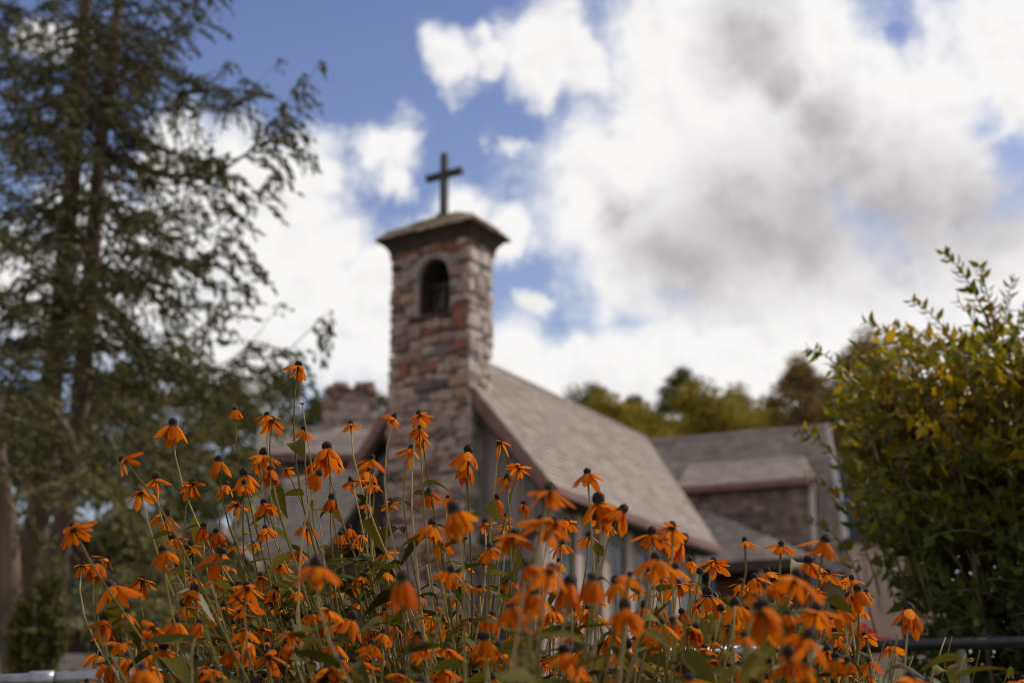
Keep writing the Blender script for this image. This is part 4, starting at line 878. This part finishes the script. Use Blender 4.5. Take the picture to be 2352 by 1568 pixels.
reg(1200, 1150, 3.033, [(448,700,270,'n',20),(500,652,120,'b'),(583,795,290,'n'),(748,758,255,'n'),(1032,738,240,'m',18),(320,855,270,'n'),(455,1012,150,'f'),(988,972,270,'n'),(620,1125,130,'f'),(370,1112,160,'f'),(590,1205,200,'m'),(545,1295,320,'n'),(680,1275,165,'f'),(820,1278,150,'f'),(1067,1222,140,'f'),(1000,1262,235,'m'),(900,1172,180,'m'),(1252,968,200,'f'),(1240,882,130,'b'),(1600,872,235,'f'),(1672,905,140,'b'),(1458,1135,170,'m'),(1515,1138,160,'m'),(1575,1288,165,'m'),(1362,1402,150,'f'),(1435,1502,150,'m'),(1640,1372,150,'m'),(1760,1432,150,'f'),(500,1425,130,'b'),(850,1425,150,'f'),(1090,1505,100,'b'),(930,1542,150,'n'),(382,1398,110,'b'),(42,1500,170,'f'),(220,1292,100,'b'),(1430,1440,170,'f'),(330,1530,120,'f'),(650,1530,120,'b')])
reg(1900, 1100, 2.765, [(885,1042,195,'m',12),(65,1082,200,'n'),(262,1042,240,'n',18),(215,1222,270,'n',20),(388,1202,150,'f'),(747,1300,125,'m'),(70,1345,200,'n'),(890,1500,200,'n',20),(1000,1545,150,'n',20),(1575,1530,100,'f'),(1645,1522,100,'f'),(480,1500,100,'f'),(592,1492,110,'f'),(250,1522,150,'f'),(380,1545,150,'m'),(30,965,100,'f'),(120,1455,130,'f')])
reg(1650, 1200, 3.358, [(735,750,150,'m'),(640,830,180,'n'),(700,900,320,'n'),(745,1130,150,'m'),(560,1150,200,'n'),(520,1410,230,'m'),(110,1500,230,'n'),(930,1350,260,'n'),(1410,1495,170,'f')])
reg(0, 1200, 3.358, [(592,272,250,'m',-22)])
# drop near duplicates
K = []
for h in H:
    if h[0] < -40 or h[0] > 2420: continue
    if any(abs(h[0]-k[0]) < 9 and abs(h[1]-k[1]) < 9 for k in K): continue
    K.append(h)
rx = random.Random(5)
for _ in range(3000):
    u, v = rx.uniform(230, 2000), 1572-abs(rx.gauss(0, 120)); c = rx.choice('ffbbm')
    if v < 1300 or (u < 420 and v < 1450): continue
    if any(math.hypot(u-k[0], v-k[1]) < 27 for k in K): continue
    K.append((u, v, rx.uniform(38, 58)*(1.3 if c == 'm' else 1), c, rx.gauss(0, 8)))
    if len(K) > len(H)+150: break
H = K
YC = {'f': 2.66, 'b': 3.05, 'm': 2.12, 'n': 1.62}
rf = random.Random(314)
NF = {'f': 'sharp', 'b': 'small farther', 'm': 'slightly soft', 'n': 'large blurred'}
def landmark(u, v):
    if v > 1500: return 'in the lowest row left' if u < 560 else 'in the lowest row below the tower' if u < 1150 else 'in the lowest row below the nave' if u < 1700 else 'in the lowest row at right'
    if v > 1400: return 'above the rail, far left' if u < 420 else 'above the rail, left of the tower' if u < 840 else 'over the tower foot' if u < 1120 else 'over the gable foot' if u < 1350 else 'over the side window sills' if u < 1640 else 'over the dark porch foot' if u < 1860 else 'over the red blossoms'
    if v > 1270: return 'beside the dark cabin' if u < 420 else 'over the mossy shrub' if u < 600 else 'under the vestry eave' if u < 840 else 'on the lower tower stones' if u < 1120 else 'over the gable window' if u < 1350 else 'over the side windows' if u < 1640 else 'over the porch opening' if u < 1860 else 'over the blue pilaster' 
    if v > 1130: return 'over the cabin roof' if u < 480 else 'over the vestry roof, left part' if u < 660 else 'over the vestry roof, right part' if u < 870 else 'on the middle tower stones' if u < 1090 else 'over the gable boards' if u < 1280 else 'below the nave roof eave' if u < 1640 else 'over the porch roof'
    if v > 1010: return 'over dark boughs' if u < 480 else 'over the rear wing eave' if u < 700 else 'over the dark left gable' if u < 880 else 'on the tower beside the gable' if u < 1100 else 'over the red rake board'
    return 'against the spruce gloom' if u < 480 else 'against the bright tree gaps' if u < 720 else 'against the stone chimney' if u < 880 else 'high on the tower stones'
ORD = 'first second third fourth fifth sixth seventh eighth ninth tenth eleventh twelfth thirteenth fourteenth fifteenth sixteenth seventeenth eighteenth nineteenth twentieth'.split()
grp = {}
H = sorted(H, key=lambda h: -h[2]); NIND = 296; SMALL = H[NIND:]
for h in sorted(H[:NIND], key=lambda h: h[0]): grp.setdefault((h[3], landmark(h[0], h[1])), []).append(h)
def flabel(h):
    if h in SMALL: return 'small'
    L = grp[(h[3], landmark(h[0], h[1]))]; i = L.index(h); t = h[4]
    lean = 'leaning left' if t < -9 else 'leaning right' if t > 9 else 'upright'
    s = f'{NF[h[3]]} orange coneflower {lean} {landmark(h[0], h[1])}'
    if len(L) > 1: s += f', {ORD[min(i, 19)]} from left'
    return s
NL = 0
def add_leaf(parent, p, az_, L, pitch, roll=0):
    o = link('leaf', rf.choice(LEAVP if rf.random() < .035 and L < .075 else LEAVES), parent); o.location = p; o.rotation_euler = (roll, pitch, az_); o.scale = (L, L*rf.uniform(.8, 1.15), L); return o
JOIN = []
for h in H:
    u, v, w, c, t = h; Y = YC[c]+rf.uniform(-.12, .12); p = at(u, v, Y); dia = w/FPX*Y*rf.uniform(.98, 1.05)
    rad_ = dia/2; kind = rf.choice((0, 0, 0, 0, 1, 1, 1, 2))
    S = rad_*{0: 1.1, 1: 1.22, 2: 1.4}[kind]; S = min(S*1.18, .058)
    tilt = rad(t+rf.uniform(-7, 7)); pit = rad(rf.uniform(-12, 28))
    ax = Vector((math.sin(tilt), math.sin(pit)*.9, math.cos(tilt))).normalized()
    # root on the ground
    clump = p.x*.22+.04 if p.x < -.1 else p.x*.66-.05
    root = Vector((clump+rf.gauss(0, .13), Y+rf.uniform(-.12, .25), 0))
    th = tag(link('coneflower', None, loc=root), flabel(h), 'flower', 'orange coneflowers in the bed')
    if h in SMALL: JOIN.append(th)
    head_base = p-ax*(S*.30)
    P0, P3 = Vector((0, 0, -.02)), head_base-root; Lh = P3.z
    P2 = P3-ax*(.22*Lh)+Vector((rf.uniform(-.03, .03), rf.uniform(-.03, .03), -.03)); P1 = Vector((P3.x*.22+rf.uniform(-.07, .07), 0, Lh*.40))
    bz = lambda s: P0*(1-s)**3+P1*3*s*(1-s)**2+P2*3*s*s*(1-s)+P3*s**3
    wob = rf.uniform(0, 6); n = 16; pts = []
    for i in range(n+1):
        s = i/n; q = bz(s); amp = .009*math.sin(math.pi*s); pts.append(q+Vector((math.sin(wob+s*9)*amp, math.cos(wob+s*7)*amp, 0)))
    mb = MB(); mb.tube(pts, [.0028-.0014*i/n for i in range(n+1)], 6)
    mb.obj('stem', M['stem'], th, True)
    fh = link('flower_head', CAL, th); zax = ax; xax = Vector((1, 0, 0))-zax*zax.x; xax.normalize(); yax = zax.cross(xax)
    spin = rf.uniform(0, 6.28)
    fh.matrix_local = Matrix.Translation(P3) @ Matrix((xax, yax, zax)).transposed().to_4x4() @ Matrix.Rotation(spin, 4, 'Z') @ Matrix.Diagonal((S, S, S, 1))
    cn_ = link('cone', rf.choice(CONES), fh); k_ = rf.uniform(.62, .78); cn_.location.z = .07; cn_.scale = (k_, k_, k_*rf.uniform(.9, 1.1))
    npet = rf.choice((8, 9, 10, 11)); miss = rf.choice((.02, .05, .1, .25)); dry = rf.random() < .12
    for k in range(npet):
        if rf.random() < miss: continue
        o = link('petal', rf.choice(PETD if dry else PET[kind]), fh); l = rf.uniform(.75, 1.12)
        o.rotation_euler = (rf.uniform(-.3, .3), rf.uniform(-.25, .38), 2*math.pi*k/npet+rf.uniform(-.22, .22)); o.scale = (l, l*rf.uniform(.9, 1.2), l); o.location = (0, 0, .02)
    # leaves up the stem
    nlv = rf.randint(5, 8); hz = P3.z
    for k in range(nlv):
        s = rf.uniform(.28, .80)**.85 if k else rf.uniform(.8, .9)
        q = bz(s); L_ = (.115-.065*s)*rf.uniform(.7, 1.25)*(1.0 if k else .8)
        if rf.random() < .45: L_ *= 1.15
        add_leaf(th, q, rf.uniform(0, 6.28), L_, rf.uniform(-.5, .35), rf.uniform(-.6, .6))
# the smallest, farthest heads become one joined mass
def join_mass(roots, name):
    sw_ = {}
    def mj(m):
        if m.name not in sw_:
            k = {'orange_petal': 'petal_joined', 'dark_orange_petal': 'petal_joined', 'coneflower_leaf': 'leaf_joined', 'pale_leaf_back': 'leaf_joined', 'flower_stem': 'stem_joined'}.get(m.name)
            sw_[m.name] = M[k] if k else m
        return sw_[m.name]
    mats, co, loops, ltot, mi, tone, n = [], [], [], [], [], [], 0; rj = random.Random(6)
    def lm(o):
        m = o.matrix_basis; return m if o.parent is None else lm(o.parent) @ m
    for r in roots:
        st = [r]; allo = []
        while st: o = st.pop(); allo.append(o); st += kids.get(o.name, [])
        for o in allo:
            if o.data:
                me = o.data; k = len(me.vertices); a = np.empty(k*3); me.vertices.foreach_get('co', a); a = a.reshape(-1, 3)
                T = np.array(lm(o)); co.append(a @ T[:3, :3].T + T[:3, 3]); q = np.empty(len(me.loops), dtype=np.int32); me.loops.foreach_get('vertex_index', q); loops.append(q+n)
                t_ = np.empty(len(me.polygons), dtype=np.int32); me.polygons.foreach_get('loop_total', t_); ltot.append(t_)
                m = mj(me.materials[0]); 
                if m not in mats: mats.append(m)
                mi.append(np.full(len(t_), mats.index(m), dtype=np.int32)); tone.append(np.full(len(t_), rj.random(), dtype=np.float32)); n += k
        for o in allo: bpy.data.objects.remove(o)
    co = np.concatenate(co); loops = np.concatenate(loops); ltot = np.concatenate(ltot); me = bpy.data.meshes.new(name)
    me.vertices.add(len(co)); me.vertices.foreach_set('co', co.astype(np.float32).ravel()); me.loops.add(len(loops)); me.loops.foreach_set('vertex_index', loops)
    me.polygons.add(len(ltot)); me.polygons.foreach_set('loop_start', np.concatenate([[0], np.cumsum(ltot)[:-1]]).astype(np.int32))
    for m in mats: me.materials.append(m)
    me.polygons.foreach_set('material_index', np.concatenate(mi)); me.polygons.foreach_set('use_smooth', [True]*len(ltot))
    a = me.attributes.new('tone', 'FLOAT', 'FACE'); a.data.foreach_set('value', np.concatenate(tone)); me.update(calc_edges=True)
    return link(name, me)
M['petal_joined'] = mat('orange_petal_joined', [(0,(.50,.105,.003)),(.5,(.64,.160,.005)),(1,(.76,.225,.008))], 'tone', rough=.7, spec=.03, transl=.42, var=.18, scale=90)
M['leaf_joined'] = mat('leaf_joined', [(0,(.042,.038,.005)),(.5,(.082,.072,.008)),(1,(.15,.12,.015))], 'tone', rough=.65, spec=.08, transl=.35)
M['stem_joined'] = mat('stem_joined', [(0,(.10,.085,.02)),(.5,(.21,.17,.05)),(1,(.42,.32,.15))], 'tone', rough=.7, spec=.08)
kids = {}
for o in bpy.data.objects:
    if o.parent: kids.setdefault(o.parent.name, []).append(o)
if JOIN: tag(join_mass(JOIN, 'coneflower_mass'), 'smallest orange coneflowers packed low among the larger individual ones', 'flowers', kind='stuff')
# a few buds / bare cones
def bud(u, v, Y, label, bare=False):
    p = at(u, v, Y); root = Vector((p.x*.6, Y+.05, 0)); th = tag(link('coneflower_bud', None, loc=root), label, 'flower bud')
    e = p-root; pts = [Vector((0,0,-.02)), Vector((e.x*.2, 0, e.z*.4)), Vector((e.x*.7, 0, e.z*.8)), e]; mb = MB()
    pp_ = [pts[0]*(1-s)**3+pts[1]*3*s*(1-s)**2+pts[2]*3*s*s*(1-s)+pts[3]*s**3 for s in np.linspace(0, 1, 12)]
    mb.tube(pp_, [.0022-.0012*i/11 for i in range(12)], 5); mb.obj('stem', M['stem'], th, True)
    f = link('flower_head', CAL, th); f.location = e; f.scale = (.020,)*3
    if bare: cc_ = link('cone', CONES[1], f)
    else:
        f.scale = (.016, .016, -.014)
bud(694, 927, 2.62, 'small green spiky bud beside the tallest coneflower'); bud(932, 1262, 2.62, 'small tan bud against the lower tower stones')
bud(1608, 1316, 2.6, 'petalless dark cone below the nave eave corner', True); bud(1656, 1401, 2.3, 'petalless dark cone over the dark porch', True); bud(1601, 1540, 2.6, 'tiny bud in the lowest row near the nave')
bud(1662, 1388, 2.62, 'round green bud above the petalless cone'); 
# leafy, flowerless stems that thicken the bed
NLS = 110; FPL = []
for k in range(NLS):
    u = rf.uniform(230, 2330); Y = rf.choice((2.0, 2.4, 2.7, 2.9, 3.1))+rf.uniform(-.1, .1); vt_ = rf.uniform(1290, 1560) if u < 1900 else rf.uniform(1450, 1580)
    if u < 420: vt_ = rf.uniform(1480, 1580)
    p = at(u, vt_, Y); root = Vector((p.x*(.5 if p.x < 0 else .75)+rf.uniform(-.05, .05), Y+.05, 0))
    where = landmark(u, vt_)
    th = link('flowerless_plant', None, loc=root); FPL.append((where, u, Y, th))
    e = p-root; pts = [Vector((0,0,-.02)), Vector((e.x*.2, 0, e.z*.4)), Vector((e.x*.7, 0, e.z*.8)), e]
    bz = lambda s: pts[0]*(1-s)**3+pts[1]*3*s*(1-s)**2+pts[2]*3*s*s*(1-s)+pts[3]*s**3
    mb = MB(); mb.tube([bz(s) for s in np.linspace(0, 1, 12)], [.0026-.0014*i/11 for i in range(12)], 5); mb.obj('stem', M['stem'], th, True)
    for j in range(rf.randint(8, 12)):
        s = .35+.65*j/11; add_leaf(th, bz(min(s, 1)), rf.uniform(0, 6.28), (.13-.07*s)*rf.uniform(.75, 1.2), rf.uniform(-.7, .3), rf.uniform(-.5, .5))
fg = {}
for q in sorted(FPL, key=lambda q: q[1]): fg.setdefault(('near' if q[2] < 2.25 else 'middle' if q[2] < 2.8 else 'farther', q[0]), []).append(q)
for (dn, wh), L in fg.items():
    for i, q in enumerate(L): tag(q[3], f'{dn} leafy flowerless green stem {wh}' + (f', {ORD[min(i, 19)]} from left' if len(L) > 1 else ''), 'plant', 'flowerless green plants in the flower bed')
print('heads', len(H), 'objects', len(bpy.data.objects))
